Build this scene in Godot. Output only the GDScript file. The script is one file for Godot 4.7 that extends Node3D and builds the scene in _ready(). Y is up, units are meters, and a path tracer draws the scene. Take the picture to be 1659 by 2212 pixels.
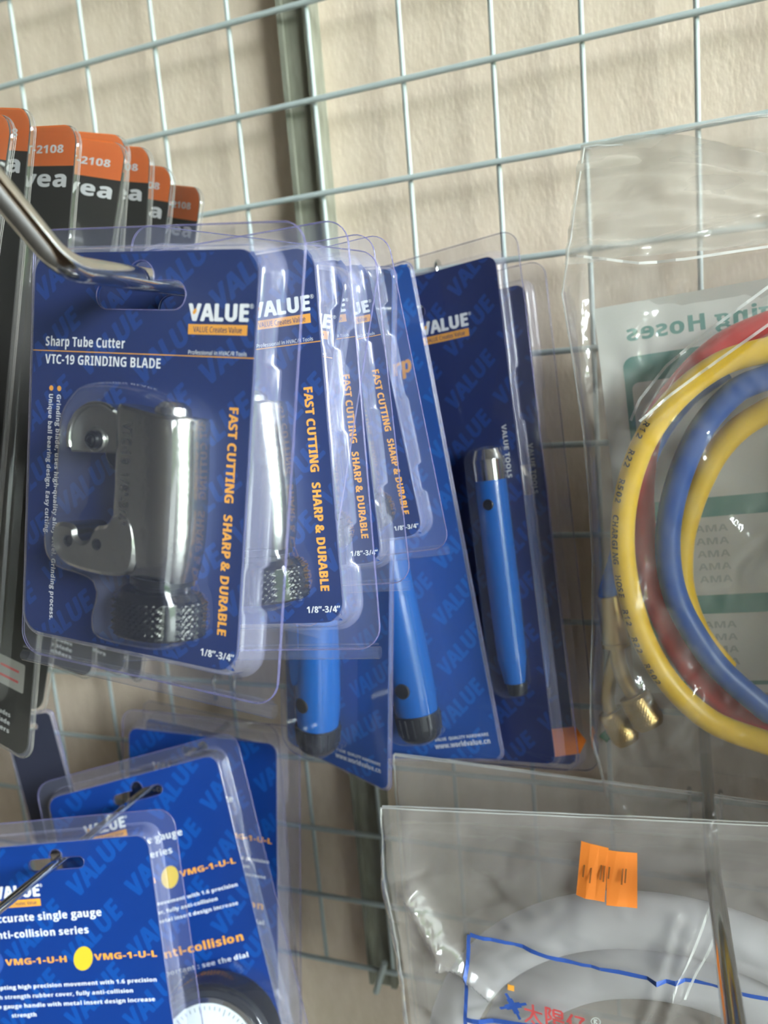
extends Node3D
# A shop wall of hanging tools: wire mesh in front of a plastered wall, hooks, clear packs, bags of hose.
# Pack geometry is written in millimetres (MB scales it), places in metres.

var M := {}
var used := {}
var word_cache := {}

# ---------------------------------------------------------------- mesh builder
class MB:
	var v := PackedVector3Array()
	var n := PackedVector3Array()
	var k := 0.001
	func tri(a: Vector3, b: Vector3, c: Vector3) -> void:   # a, b, c anticlockwise from outside
		var m := (b - a).cross(c - a)
		if m.length_squared() < 1e-16:
			return
		m = m.normalized()
		v.append(a * k); v.append(c * k); v.append(b * k)
		n.append(m); n.append(m); n.append(m)
	func tri_n(a: Vector3, b: Vector3, c: Vector3, na: Vector3, nb: Vector3, nc: Vector3) -> void:
		v.append(a * k); v.append(c * k); v.append(b * k)
		n.append(na); n.append(nc); n.append(nb)
	func quad(a: Vector3, b: Vector3, c: Vector3, d: Vector3) -> void:
		tri(a, b, c); tri(a, c, d)
	func box(lo: Vector3, hi: Vector3) -> void:
		var p := func(i: int) -> Vector3: return Vector3(hi.x if i & 1 else lo.x, hi.y if i & 2 else lo.y, hi.z if i & 4 else lo.z)
		for f in [[0, 4, 6, 2], [1, 3, 7, 5], [0, 1, 5, 4], [2, 6, 7, 3], [0, 2, 3, 1], [4, 5, 7, 6]]:
			quad(p.call(f[0]), p.call(f[1]), p.call(f[2]), p.call(f[3]))
	# rows of points; normal = across-row step x along-row step, smooth
	func grid(rows: Array, closed := false, flip := false) -> void:
		var nr := rows.size()
		var nc: int = rows[0].size()
		var nn := []
		for i in nr:
			var line := PackedVector3Array()
			for j in nc:
				var j0 := (j - 1 + nc) % nc if closed else maxi(j - 1, 0)
				var j1 := (j + 1) % nc if closed else mini(j + 1, nc - 1)
				var du: Vector3 = rows[i][j1] - rows[i][j0]
				var dv: Vector3 = rows[mini(i + 1, nr - 1)][j] - rows[maxi(i - 1, 0)][j]
				var m := du.cross(dv)
				m = m.normalized() if m.length_squared() > 1e-20 else Vector3.UP
				line.append(-m if flip else m)
			nn.append(line)
		for i in nr - 1:
			for j in (nc if closed else nc - 1):
				var j1 := (j + 1) % nc
				var a: Vector3 = rows[i][j]
				var b: Vector3 = rows[i][j1]
				var c: Vector3 = rows[i + 1][j1]
				var d: Vector3 = rows[i + 1][j]
				if flip:
					tri_n(a, c, b, nn[i][j], nn[i + 1][j1], nn[i][j1])
					tri_n(a, d, c, nn[i][j], nn[i + 1][j], nn[i + 1][j1])
				else:
					tri_n(a, b, c, nn[i][j], nn[i][j1], nn[i + 1][j1])
					tri_n(a, c, d, nn[i][j], nn[i + 1][j1], nn[i + 1][j])
	# band between two closed loops of equal count (outer first), smooth round the loop except at sharp corners
	func strip(la: PackedVector3Array, lb: PackedVector3Array) -> void:
		var c := la.size()
		var fn := PackedVector3Array()
		for i in c:
			var j := (i + 1) % c
			var m := (la[j] - la[i]).cross(lb[i] - la[i])
			if m.length_squared() < 1e-14:
				m = (lb[j] - la[j]).cross(lb[i] - lb[j]) * -1.0
			fn.append(m.normalized())
		for i in c:
			var j := (i + 1) % c
			var p := (i - 1 + c) % c
			var n0 := fn[i] if fn[i].dot(fn[p]) < 0.8 else (fn[i] + fn[p]).normalized()
			var n1 := fn[i] if fn[i].dot(fn[j]) < 0.8 else (fn[i] + fn[j]).normalized()
			tri_n(la[i], la[j], lb[j], n0, n1, n1)
			tri_n(la[i], lb[j], lb[i], n0, n1, n0)
	func face(poly: PackedVector2Array, z: float, up := true) -> void:
		var id := Geometry2D.triangulate_polygon(poly)
		for t in range(0, id.size(), 3):
			var a := poly[id[t]]
			var b := poly[id[t + 1]]
			var c := poly[id[t + 2]]
			if ((b - a).cross(c - a) < 0) == up:
				var s := b
				b = c
				c = s
			tri(Vector3(a.x, a.y, z), Vector3(b.x, b.y, z), Vector3(c.x, c.y, z))
	func prism(poly: PackedVector2Array, z0: float, z1: float, holes := []) -> void:
		var whole := MB.bridge(poly, holes)
		face(whole, z1, true)
		face(whole, z0, false)
		strip(MB.lift(poly, z0), MB.lift(poly, z1))
		for h in holes:
			var r: PackedVector2Array = h.duplicate()
			r.reverse()
			strip(MB.lift(r, z0), MB.lift(r, z1))
	func bevelled(poly: PackedVector2Array, z0: float, z1: float, b: float, holes := []) -> void:
		var top := MB.inset(poly, b)
		face(MB.bridge(top, holes), z1, true)
		face(MB.bridge(poly, holes), z0, false)
		strip(MB.lift(poly, z0), MB.lift(poly, z1 - b))
		strip(MB.lift(poly, z1 - b), MB.lift(top, z1))
		for h in holes:
			var r: PackedVector2Array = h.duplicate()
			r.reverse()
			strip(MB.lift(r, z0), MB.lift(r, z1))
	static func lift(poly: PackedVector2Array, z: float) -> PackedVector3Array:
		var o := PackedVector3Array()
		for p in poly:
			o.append(Vector3(p.x, p.y, z))
		return o
	static func inset(poly: PackedVector2Array, d: float) -> PackedVector2Array:
		var o := PackedVector2Array()
		var c := poly.size()
		for i in c:
			var e0 := (poly[i] - poly[(i - 1 + c) % c]).normalized()
			var e1 := (poly[(i + 1) % c] - poly[i]).normalized()
			var m := (Vector2(-e0.y, e0.x) + Vector2(-e1.y, e1.x))
			m = m.normalized() if m.length() > 1e-4 else Vector2(-e1.y, e1.x)
			o.append(poly[i] + m * d / maxf(0.55, m.dot(Vector2(-e1.y, e1.x))))
		return o
	static func bridge(outer: PackedVector2Array, holes: Array) -> PackedVector2Array:
		var p := outer.duplicate()
		for h0 in holes:
			var h: PackedVector2Array = h0.duplicate()
			if not Geometry2D.is_polygon_clockwise(h):
				h.reverse()
			var best := 1e20
			var bi := 0
			var bj := 0
			for i in p.size():
				for j in h.size():
					var d := p[i].distance_squared_to(h[j])
					if d < best:
						best = d; bi = i; bj = j
			var q := PackedVector2Array()
			q.append_array(p.slice(0, bi + 1))
			for t in h.size() + 1:
				q.append(h[(bj + t) % h.size()] + (Vector2(0.003, 0.002) if t == h.size() else Vector2.ZERO))
			q.append(p[bi] + Vector2(0.003, 0.002))
			q.append_array(p.slice(bi + 1))
			p = q
		return p
	func tube(path: PackedVector3Array, r: float, sides := 12, caps := true, r_end := -1.0) -> void:
		var rows := []
		var c := path.size()
		var t0 := (path[1] - path[0]).normalized()
		var u := t0.cross(Vector3(0.31, 0.9, 0.2)).normalized()
		for i in c:
			var t := (path[mini(i + 1, c - 1)] - path[maxi(i - 1, 0)]).normalized()
			u = (u - t * u.dot(t)).normalized()
			var w := t.cross(u)
			var rr := r if r_end < 0 else lerpf(r, r_end, float(i) / (c - 1))
			var row := PackedVector3Array()
			for s in sides:
				var a := TAU * s / sides
				row.append(path[i] + (u * cos(a) + w * sin(a)) * rr)
			rows.append(row)
		grid(rows, true)
		if caps:
			for s in sides:
				tri(path[0], rows[0][(s + 1) % sides], rows[0][s])
				tri(path[c - 1], rows[c - 1][s], rows[c - 1][(s + 1) % sides])
	# turned solid: profile of (radius, height) from bottom to top, about the +y axis through at
	func lathe(profile: Array, at: Vector3, sides := 32, squash := 1.0, turn := Basis()) -> void:
		var ring := func(r: float, h: float) -> PackedVector3Array:
			var o := PackedVector3Array()
			for s in sides:
				var a := TAU * s / sides
				o.append(at + turn * Vector3(r * cos(a), h, -r * sin(a) * squash))
			return o
		for i in profile.size() - 1:
			grid([ring.call(profile[i].x, profile[i].y), ring.call(profile[i + 1].x, profile[i + 1].y)], true)
		for e in [0, profile.size() - 1]:
			var row: PackedVector3Array = ring.call(profile[e].x, profile[e].y)
			var mid: Vector3 = at + turn * Vector3(0, profile[e].y, 0)
			for s in sides:
				if e == 0:
					tri(mid, row[(s + 1) % sides], row[s])
				else:
					tri(mid, row[s], row[(s + 1) % sides])
	func mesh() -> ArrayMesh:
		var a := []
		a.resize(Mesh.ARRAY_MAX)
		a[Mesh.ARRAY_VERTEX] = v
		a[Mesh.ARRAY_NORMAL] = n
		var m := ArrayMesh.new()
		m.add_surface_from_arrays(Mesh.PRIMITIVE_TRIANGLES, a)
		return m

# ---------------------------------------------------------------- nodes
func numbered(called: String) -> String:
	if not used.has(called):
		used[called] = 0
		return called
	used[called] += 1
	return "%s_%03d" % [called, used[called]]

func thing(called: String, label: String, category: String, group := "") -> Node3D:
	var o := Node3D.new()
	o.name = numbered(called)
	add_child(o)
	o.set_meta("label", label)
	o.set_meta("category", category)
	if group:
		o.set_meta("group", group)
	return o

func part(parent: Node, called: String, mb: MB, m: Material, label := "") -> MeshInstance3D:
	var o := MeshInstance3D.new()
	o.name = called
	o.mesh = mb.mesh()
	o.material_override = m
	parent.add_child(o, true)
	if label:
		o.set_meta("label", label)
	return o

func hub(parent: Node, called: String, label := "") -> Node3D:
	var o := Node3D.new()
	o.name = called
	parent.add_child(o, true)
	if label:
		o.set_meta("label", label)
	return o

func struct(called: String, mb: MB, m: Material, label: String) -> MeshInstance3D:
	var o := part(self, called, mb, m)
	o.set_meta("kind", "structure")
	o.set_meta("label", label)
	return o

func pose(o: Node3D, q: Array) -> void:
	o.transform = Transform3D(Basis.from_euler(Vector3(q[4], q[3], q[5]), EULER_ORDER_YXZ), Vector3(q[0], q[1], q[2]))

func copy(o: Node3D, called: String, label: String) -> Node3D:
	var c := o.duplicate()
	c.name = numbered(called)
	add_child(c)
	c.set_meta("label", label)
	return c

# ---------------------------------------------------------------- materials
func plain(c: Color, rough := 0.6, metal := 0.0) -> StandardMaterial3D:
	var m := StandardMaterial3D.new()
	m.albedo_color = c
	m.roughness = rough
	m.metallic = metal
	return m

func clear(c: Color, rough := 0.08) -> StandardMaterial3D:
	var m := plain(c, rough)
	m.transparency = BaseMaterial3D.TRANSPARENCY_ALPHA
	m.cull_mode = BaseMaterial3D.CULL_DISABLED
	return m

func noise_tex(freq: float, octaves: int, size := 512, kind := FastNoiseLite.TYPE_SIMPLEX_SMOOTH, sd := 1) -> NoiseTexture2D:
	var f := FastNoiseLite.new()
	f.noise_type = kind
	f.frequency = freq
	f.fractal_octaves = octaves
	f.seed = sd
	var t := NoiseTexture2D.new()
	t.width = size
	t.height = size
	t.seamless = true
	t.noise = f
	return t

func toned(freq: float, octaves: int, lo: Color, hi: Color, sd: int, size := 512) -> NoiseTexture2D:
	var t := noise_tex(freq, octaves, size, FastNoiseLite.TYPE_SIMPLEX_SMOOTH, sd)
	var g := Gradient.new()
	g.set_color(0, lo)
	g.set_color(1, hi)
	t.color_ramp = g
	return t

func triplanar(m: StandardMaterial3D, s: Vector3, world := true) -> void:
	m.uv1_triplanar = true
	m.uv1_world_triplanar = world
	m.uv1_scale = s

func make_materials() -> void:
	var w := plain(Color(1, 1, 1), 0.85)
	w.albedo_texture = toned(0.02, 4, Color(0.865, 0.790, 0.710), Color(0.905, 0.835, 0.760), 3)
	w.heightmap_enabled = true
	w.heightmap_texture = noise_tex(0.03, 5, 1024, FastNoiseLite.TYPE_SIMPLEX_SMOOTH, 8)
	w.heightmap_scale = 0.02
	triplanar(w, Vector3(9.0, 3.6, 9.0))
	M.wall = w
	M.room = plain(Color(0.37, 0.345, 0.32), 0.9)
	M.floor = plain(Color(0.28, 0.26, 0.24), 0.6)
	M.added_hedge = plain(Color(0.25, 0.36, 0.16), 0.9)
	M.street = plain(Color(0.50, 0.50, 0.47), 0.9)
	M.wood = plain(Color(0.50, 0.38, 0.26), 0.6)
	M.cardboard = plain(Color(0.60, 0.47, 0.33), 0.85)
	M.tape = plain(Color(0.66, 0.55, 0.38), 0.3)
	M.wire = plain(Color(0.70, 0.74, 0.735), 0.45)
	var p := plain(Color(1, 1, 1), 0.55, 0.1)
	p.albedo_texture = toned(0.05, 4, Color(0.50, 0.50, 0.45), Color(0.61, 0.61, 0.55), 5, 256)
	triplanar(p, Vector3(14, 3, 14))
	M.post = p
	M.chrome = plain(Color(0.80, 0.80, 0.79), 0.10, 1.0)
	var z := plain(Color(0.66, 0.66, 0.645), 0.24, 1.0)
	z.heightmap_enabled = true
	z.heightmap_texture = noise_tex(0.06, 3, 256, FastNoiseLite.TYPE_SIMPLEX_SMOOTH, 12)
	z.heightmap_scale = 0.006
	triplanar(z, Vector3(30, 30, 30), false)
	M.zinc = z
	M.zinc_dull = plain(Color(0.50, 0.50, 0.48), 0.45, 1.0)
	M.steel_dark = plain(Color(0.16, 0.16, 0.16), 0.3, 0.9)
	M.knob = plain(Color(0.22, 0.22, 0.21), 0.2, 1.0)
	M.brass = plain(Color(0.72, 0.60, 0.38), 0.33, 1.0)
	M.shell = clear(Color(0.70, 0.72, 0.86, 0.045), 0.06)
	M.shell_wall = clear(Color(0.74, 0.74, 0.88, 0.18), 0.06)
	M.shell_back = clear(Color(0.70, 0.72, 0.86, 0.05), 0.12)
	M.rim = clear(Color(0.50, 0.48, 0.70, 0.36), 0.2)
	M.shell_grey = clear(Color(0.80, 0.78, 0.76, 0.07), 0.08)
	M.rim_grey = clear(Color(0.70, 0.68, 0.66, 0.4), 0.2)
	M.card = plain(Color(0.018, 0.145, 0.375), 0.5)
	M.card_pattern = plain(Color(0.025, 0.225, 0.505), 0.5)
	M.card_bright = plain(Color(0.012, 0.200, 0.505), 0.5)
	M.card_bright_pattern = plain(Color(0.025, 0.290, 0.620), 0.5)
	M.card_navy = plain(Color(0.035, 0.125, 0.365), 0.45)
	M.card_navy_pattern = plain(Color(0.040, 0.225, 0.520), 0.45)
	M.card_sky = plain(Color(0.015, 0.280, 0.595), 0.5)
	M.card_sky_pattern = plain(Color(0.025, 0.370, 0.720), 0.5)
	M.card_dark = plain(Color(0.012, 0.030, 0.130), 0.6)
	M.card_back = plain(Color(0.66, 0.65, 0.63), 0.7)
	M.white_ink = plain(Color(0.93, 0.93, 0.94), 0.5)
	M.orange_ink = plain(Color(0.95, 0.66, 0.24), 0.5)
	M.navy_ink = plain(Color(0.08, 0.16, 0.36), 0.5)
	M.yellow_ink = plain(Color(0.90, 0.76, 0.20), 0.5)
	M.black_card = plain(Color(0.06, 0.06, 0.055), 0.7)
	M.orange_card = plain(Color(0.94, 0.47, 0.20), 0.45)
	M.handle = plain(Color(0.03, 0.33, 0.64), 0.25)
	M.black_rubber = plain(Color(0.07, 0.07, 0.07), 0.5)
	M.hose_yellow = plain(Color(0.93, 0.75, 0.16), 0.38)
	M.hose_red = plain(Color(0.78, 0.19, 0.20), 0.38)
	M.hose_blue = plain(Color(0.15, 0.33, 0.62), 0.38)
	M.hose_print = plain(Color(0.10, 0.10, 0.08), 0.6)
	var pa := plain(Color(0.86, 0.86, 0.83), 0.8)
	pa.backlight_enabled = true
	pa.backlight = Color(0.6, 0.6, 0.58)
	M.paper = pa
	M.teal_ink = plain(Color(0.42, 0.60, 0.56), 0.7)
	M.grey_ink = plain(Color(0.70, 0.71, 0.69), 0.7)
	M.film = clear(Color(0.82, 0.80, 0.77, 0.13), 0.12)
	M.film_milky = clear(Color(0.78, 0.75, 0.73, 0.22), 0.11)
	M.film_frost = clear(Color(0.84, 0.81, 0.76, 0.42), 0.2)
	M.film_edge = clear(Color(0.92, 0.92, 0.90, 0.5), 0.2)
	var ph := plain(Color(0.82, 0.81, 0.82), 0.5)
	ph.backlight_enabled = true
	ph.backlight = Color(0.75, 0.75, 0.76)
	M.pvc_hose = ph
	M.sticker = plain(Color(1.0, 0.56, 0.20), 0.6)
	M.sticker_ink = plain(Color(0.62, 0.36, 0.15), 0.7)
	M.blue_ink = plain(Color(0.20, 0.34, 0.66), 0.5)
	M.red_ink = plain(Color(0.80, 0.32, 0.32), 0.5)
	M.green_plastic = plain(Color(0.05, 0.42, 0.25), 0.4)
	M.dial = plain(Color(0.88, 0.90, 0.90), 0.4)
	M.yellow_plastic = plain(Color(0.85, 0.75, 0.15), 0.4)

# ---------------------------------------------------------------- outlines and lettering
func rrect(x0: float, y0: float, x1: float, y1: float, r: float, seg := 7, ys := [], dent := 0.0) -> PackedVector2Array:
	var o := PackedVector2Array()
	var c := [[x1 - r, y0 + r, -90.0], [x1 - r, y1 - r, 0.0], [x0 + r, y1 - r, 90.0], [x0 + r, y0 + r, 180.0]]
	for i in 4:
		for s in seg + 1:
			var a := deg_to_rad(c[i][2] + 90.0 * s / seg)
			o.append(Vector2(c[i][0] + r * cos(a), c[i][1] + r * sin(a)))
		if i == 0 or i == 2:   # along the upright sides: points for the dents
			for t in ys.size():
				var q: Array = ys[t] if i == 0 else ys[ys.size() - 1 - t]
				o.append(Vector2((x1 - dent * q[1]) if i == 0 else (x0 + dent * q[1]), q[0]))
	return o

func disc(x: float, y: float, r: float, seg := 16) -> PackedVector2Array:
	var o := PackedVector2Array()
	for s in seg:
		o.append(Vector2(x + r * cos(TAU * s / seg), y + r * sin(TAU * s / seg)))
	return o

func euro_slot(x: float, y: float, w: float, h: float, bump: float) -> PackedVector2Array:
	var a := rrect(x - w / 2, y - h / 2, x + w / 2, y + h / 2, h / 2 - 0.05, 6)
	var m := Geometry2D.merge_polygons(a, disc(x, y + h / 2 + 1.0, bump, 18))
	return m[0]

func smooth_loop(pts: Array, per := 4) -> PackedVector2Array:
	var o := PackedVector2Array()
	var c := pts.size()
	for i in c:
		for s in per:
			var t := float(s) / per
			o.append((pts[i] as Vector2).cubic_interpolate(pts[(i + 1) % c], pts[(i - 1 + c) % c], pts[(i + 2) % c], t))
	if Geometry2D.is_polygon_clockwise(o):
		o.reverse()
	return o

func word(s: String, bold: bool) -> Dictionary:
	var key := "%s|%s" % [s, bold]
	if not word_cache.has(key):
		var sf := SystemFont.new()
		sf.font_names = PackedStringArray(["Droid Sans"])
		sf.font_weight = 700 if bold else 400
		var tm := TextMesh.new()
		tm.text = s
		tm.font = sf
		tm.font_size = 32
		tm.pixel_size = 1.0
		tm.depth = 0.0
		tm.curve_step = 1.2
		tm.horizontal_alignment = HORIZONTAL_ALIGNMENT_LEFT
		var a := tm.get_mesh_arrays()
		var vv: PackedVector3Array = a[Mesh.ARRAY_VERTEX]
		var ix = a[Mesh.ARRAY_INDEX]
		var out := PackedVector2Array()
		if ix != null and ix.size():
			for i in ix:
				out.append(Vector2(vv[i].x, vv[i].y))
		else:
			for q in vv:
				out.append(Vector2(q.x, q.y))
		var lo := Vector2(1e9, 1e9)
		var hi := -lo
		for q in out:
			lo = lo.min(q)
			hi = hi.max(q)
		word_cache[key] = {"t": out, "lo": lo, "hi": hi}
	return word_cache[key]

# lettering: baseline start (x, y), cap height, width (0 = natural), turned by deg, at height z
func txt(mb: MB, s: String, x: float, y: float, cap: float, width := 0.0, deg := 0.0, z := 0.0, bold := true, fat := 0.0, shear := 0.0, mirror := false, clip := PackedVector2Array(), hole := PackedVector2Array()) -> void:
	var w := word(s, bold)
	var hh := word("H", bold)
	var sy: float = cap / (hh.hi.y - hh.lo.y)
	var sx: float = sy if width == 0.0 else width / (w.hi.x - w.lo.x)
	var base: float = hh.lo.y
	var ca := cos(deg_to_rad(deg))
	var sa := sin(deg_to_rad(deg))
	var t: PackedVector2Array = w.t
	var q := PackedVector2Array()
	for p in t:
		var lx: float = (p.x - w.lo.x) * sx
		var ly: float = (p.y - base) * sy
		lx += ly * shear
		if mirror:
			lx = -lx
		q.append(Vector2(x + lx * ca - ly * sa, y + lx * sa + ly * ca))
	var shifts := [Vector2.ZERO]
	if fat > 0.0:
		var e := Vector2(fat * cap * 0.035, 0).rotated(deg_to_rad(deg))
		shifts = [e, -e, e.orthogonal() * 0.7, -e.orthogonal() * 0.7]
	for n in shifts.size():
		for i in range(0, q.size(), 3):
			put_tri(mb, q[i] + shifts[n], q[i + 1] + shifts[n], q[i + 2] + shifts[n], z + n * 0.004, clip, hole)

func put_tri(mb: MB, a: Vector2, b: Vector2, c: Vector2, z: float, clip: PackedVector2Array, hole: PackedVector2Array) -> void:
	var polys: Array = [PackedVector2Array([a, b, c])]
	if clip.size():
		var lo := clip[0]
		var hi := clip[1]
		var inside := true
		for p in [a, b, c]:
			inside = inside and p.x > lo.x and p.x < hi.x and p.y > lo.y and p.y < hi.y
		if not inside:
			polys = Geometry2D.intersect_polygons(polys[0], PackedVector2Array([lo, Vector2(hi.x, lo.y), hi, Vector2(lo.x, hi.y)]))
	if hole.size():
		var out := []
		for p in polys:
			var near := false
			for e in p:
				near = near or (absf(e.x - hole[0].x) < 45 and absf(e.y - hole[0].y) < 18)
			if near:
				out.append_array(Geometry2D.clip_polygons(p, hole))
			else:
				out.append(p)
		polys = out
	for p in polys:
		if p.size() == 3:
			var flip: bool = (p[1] - p[0]).cross(p[2] - p[0]) < 0
			mb.tri(Vector3(p[0].x, p[0].y, z), Vector3(p[2 if flip else 1].x, p[2 if flip else 1].y, z), Vector3(p[1 if flip else 2].x, p[1 if flip else 2].y, z))
		elif p.size() > 3 and not Geometry2D.is_polygon_clockwise(p):
			mb.face(p, z)

func flat_rect(mb: MB, x0: float, y0: float, x1: float, y1: float, z: float) -> void:
	mb.quad(Vector3(x0, y0, z), Vector3(x1, y0, z), Vector3(x1, y1, z), Vector3(x0, y1, z))

func flat_disc(mb: MB, x: float, y: float, rx: float, z: float, ry := -1.0, deg := 0.0) -> void:
	var p := PackedVector2Array()
	for s in 20:
		var e := Vector2(rx * cos(TAU * s / 20), (rx if ry < 0 else ry) * sin(TAU * s / 20)).rotated(deg_to_rad(deg))
		p.append(Vector2(x, y) + e)
	mb.face(p, z)

# slanted rows of the maker's word printed tone on tone over the whole card
func pattern(mb: MB, lo: Vector2, hi: Vector2, z: float, cap: float, hole: PackedVector2Array) -> void:
	var d := Vector2(1, 0).rotated(deg_to_rad(40))
	var e := d.orthogonal() * -1.0
	var along := cap * 5.2
	var across := cap * 2.25
	for r in range(-30, 31):
		for c in range(-30, 31):
			var p: Vector2 = (lo + hi) / 2 + d * (c * along + (along * 0.45 if r % 2 else 0.0)) + e * (r * across)
			if p.x < lo.x - cap * 5 or p.x > hi.x + cap * 2 or p.y < lo.y - cap * 5 or p.y > hi.y + cap * 2:
				continue
			txt(mb, "VALUE", p.x, p.y, cap, cap * 4.1, 40, z, true, 1.2, 0.12, false, PackedVector2Array([lo, hi]), hole)

func logo(white: MB, orange: MB, navy: MB, x: float, y: float, w: float, z: float) -> void:
	var cap := w * 0.235
	txt(white, "VALUE", x, y, cap, w, 0, z, true, 1.3)
	flat_disc(orange, x + w * 0.10, y + cap * 0.55, w * 0.028, z + 0.02, w * 0.045, -35)
	flat_rect(orange, x, y - cap * 0.62 - cap * 0.22, x + w, y - cap * 0.22, z)
	txt(navy, "VALUE Creates Value", x + w * 0.09, y - cap * 0.70, cap * 0.34, w * 0.82, 0, z + 0.02, false, 0.4)
	txt(white, "®", x + w * 1.02, y + cap * 0.75, cap * 0.28, 0, 0, z, false)

# ---------------------------------------------------------------- a pack: card between clear shells
# d: w, h, r, tray (x0, y0, x1, y1) or none, lift, slot, bubble loop, bubble height, materials
func shells(o: Node3D, d: Dictionary) -> void:
	var w: float = d.w / 2.0
	var h: float = d.h
	var lift: float = d.lift
	var ys: Array = d.get("ys", [])
	var outer := rrect(-w, -h, w, 0, d.r, 7, ys, 0)
	var front := MB.new()
	var slot: PackedVector2Array = d.slot
	var holes := [slot]
	if d.has("bubble"):
		holes.append(d.bubble)
	var t: Array = d.tray
	# tray wall and its rounded shoulder: (outset, height share, dent share)
	var rows := []
	for e in [[2.7, 0.0, 1.9], [2.05, 0.02, 1.9], [1.6, 0.09, 1.9], [1.3, 0.22, 1.8], [1.05, 0.48, 1.2], [0.8, 0.68, 0.7], [0.45, 0.83, 0.4], [0.0, 0.93, 0.2], [-0.5, 0.985, 0.1], [-1.1, 1.0, 0.0]]:
		var k: float = e[0] * minf(1.0, lift / 4.0)
		rows.append(MB.lift(rrect(t[0] - k, t[1] - k, t[2] + k, t[3] + k, d.tr + k * 0.6, 7, ys, e[2]), lift * e[1]))
	front.strip(MB.lift(outer, 0), rows[0])
	var wall := MB.new()
	wall.grid(rows, true)
	part(o, "shell_wall", wall, d.get("wall", M.shell_wall))
	var k1: float = 1.1 * minf(1.0, lift / 4.0)
	front.face(MB.bridge(rrect(t[0] + k1, t[1] + k1, t[2] - k1, t[3] - k1, d.tr - k1 * 0.6, 7, ys, 0.0), holes), lift)
	if d.has("bubble"):
		var bh: float = d.bubble_h
		var e: PackedVector2Array = d.bubble
		var br := []
		for q in [[0.0, 0.0], [0.35, 0.35], [0.7, 0.62], [1.2, 0.80], [1.9, 0.92], [2.7, 0.985], [3.5, 1.0]]:
			br.append(MB.lift(MB.inset(e, q[0]), lift + bh * q[1]))
		front.grid(br, true)
		front.face(MB.inset(e, 3.5), lift + bh)
	part(o, "shell_front", front, d.clear)
	var back := MB.new()
	var bk := rrect(-w, -h, w, 0, d.r)
	back.face(MB.bridge(bk, [slot]), -0.7, true)
	part(o, "shell_back", back, d.clear_back)
	var rim := MB.new()
	for z in [0.0, -0.7]:
		rim.tube(loop_path(bk, z), 0.18, 5, false)
	rim.tube(loop_path(MB.inset(slot, -0.1), lift), 0.15, 5, false)
	part(o, "rim", rim, d.rim)
	if d.get("fold", true):
		var fold := MB.new()
		fold.tube(PackedVector3Array([Vector3(-w + 1, -h - 1.2, -0.4), Vector3(w - 0.5, -h - 1.2, -0.4)]), 1.9, 14, false)
		fold.tube(PackedVector3Array([Vector3(-w + 1, -h + 1.6, 0.3), Vector3(w - 0.5, -h + 1.6, 0.3)]), 0.3, 6, false)
		part(o, "bottom_fold", fold, d.clear)

func loop_path(p: PackedVector2Array, z: float) -> PackedVector3Array:
	var q := MB.lift(p, z)
	q.append(q[0])
	q.append(q[1])
	return q

func card(o: Node3D, d: Dictionary, m: Material, pm: Material, cap: float) -> Dictionary:
	var c: Array = d.card
	var z: float = d.lift - 0.45
	var mb := MB.new()
	mb.prism(rrect(c[0], c[1], c[2], c[3], d.cr), z - 0.5, z, [d.slot])
	var cd := part(o, "card", mb, m)
	var pat := MB.new()
	pattern(pat, Vector2(c[0] + 0.6, c[1] + 0.6), Vector2(c[2] - 0.6, c[3] - 0.6), z + 0.04, cap, d.slot)
	part(cd, "pattern_print", pat, pm, "lighter blue slanted word pattern")
	return {"o": cd, "z": z + 0.09, "white": MB.new(), "orange": MB.new(), "navy": MB.new()}

func print_card(k: Dictionary) -> void:
	for e in [["white", M.white_ink, "white_print"], ["orange", M.orange_ink, "orange_print"], ["navy", M.navy_ink, "dark_print"]]:
		if k[e[0]].v.size():
			part(k.o, e[2], k[e[0]], e[1])

# ---------------------------------------------------------------- the tube cutter and its pack
func knurl(mb: MB, cx: float, cz: float, r: float, y0: float, y1: float) -> void:
	var rows := []
	var ny := 30
	var na := 132
	for i in ny + 1:
		var row := PackedVector3Array()
		var f := float(i) / ny
		for j in na:
			var a := TAU * j / na
			var s := fposmod(a / TAU * 4.0 + 0.37, 1.0)
			var flat := s > 0.78
			var u := a * r / 1.9
			var w := f * (y1 - y0) / 1.9
			var p := absf(fposmod(u + w, 1.0) - 0.5) * 2.0
			var q := absf(fposmod(u - w, 1.0) - 0.5) * 2.0
			var e := 0.0 if flat else 1.05 * minf(p, q)
			var edge := 1.0 if f > 0.04 and f < 0.96 else 0.0
			var rr := r - 0.75 + e * edge - (0.55 if f < 0.001 or f > 0.999 else 0.0)
			row.append(Vector3(cx + rr * cos(a), lerpf(y0, y1, f), cz - rr * sin(a)))
		rows.append(row)
	mb.grid(rows, true)
	for e in [0, ny]:
		var y: float = y0 if e == 0 else y1
		for j in na:
			var a: Vector3 = rows[e][j]
			var b: Vector3 = rows[e][(j + 1) % na]
			if e == 0:
				mb.tri(Vector3(cx, y, cz), b, a)
			else:
				mb.tri(Vector3(cx, y, cz), a, b)

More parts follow.
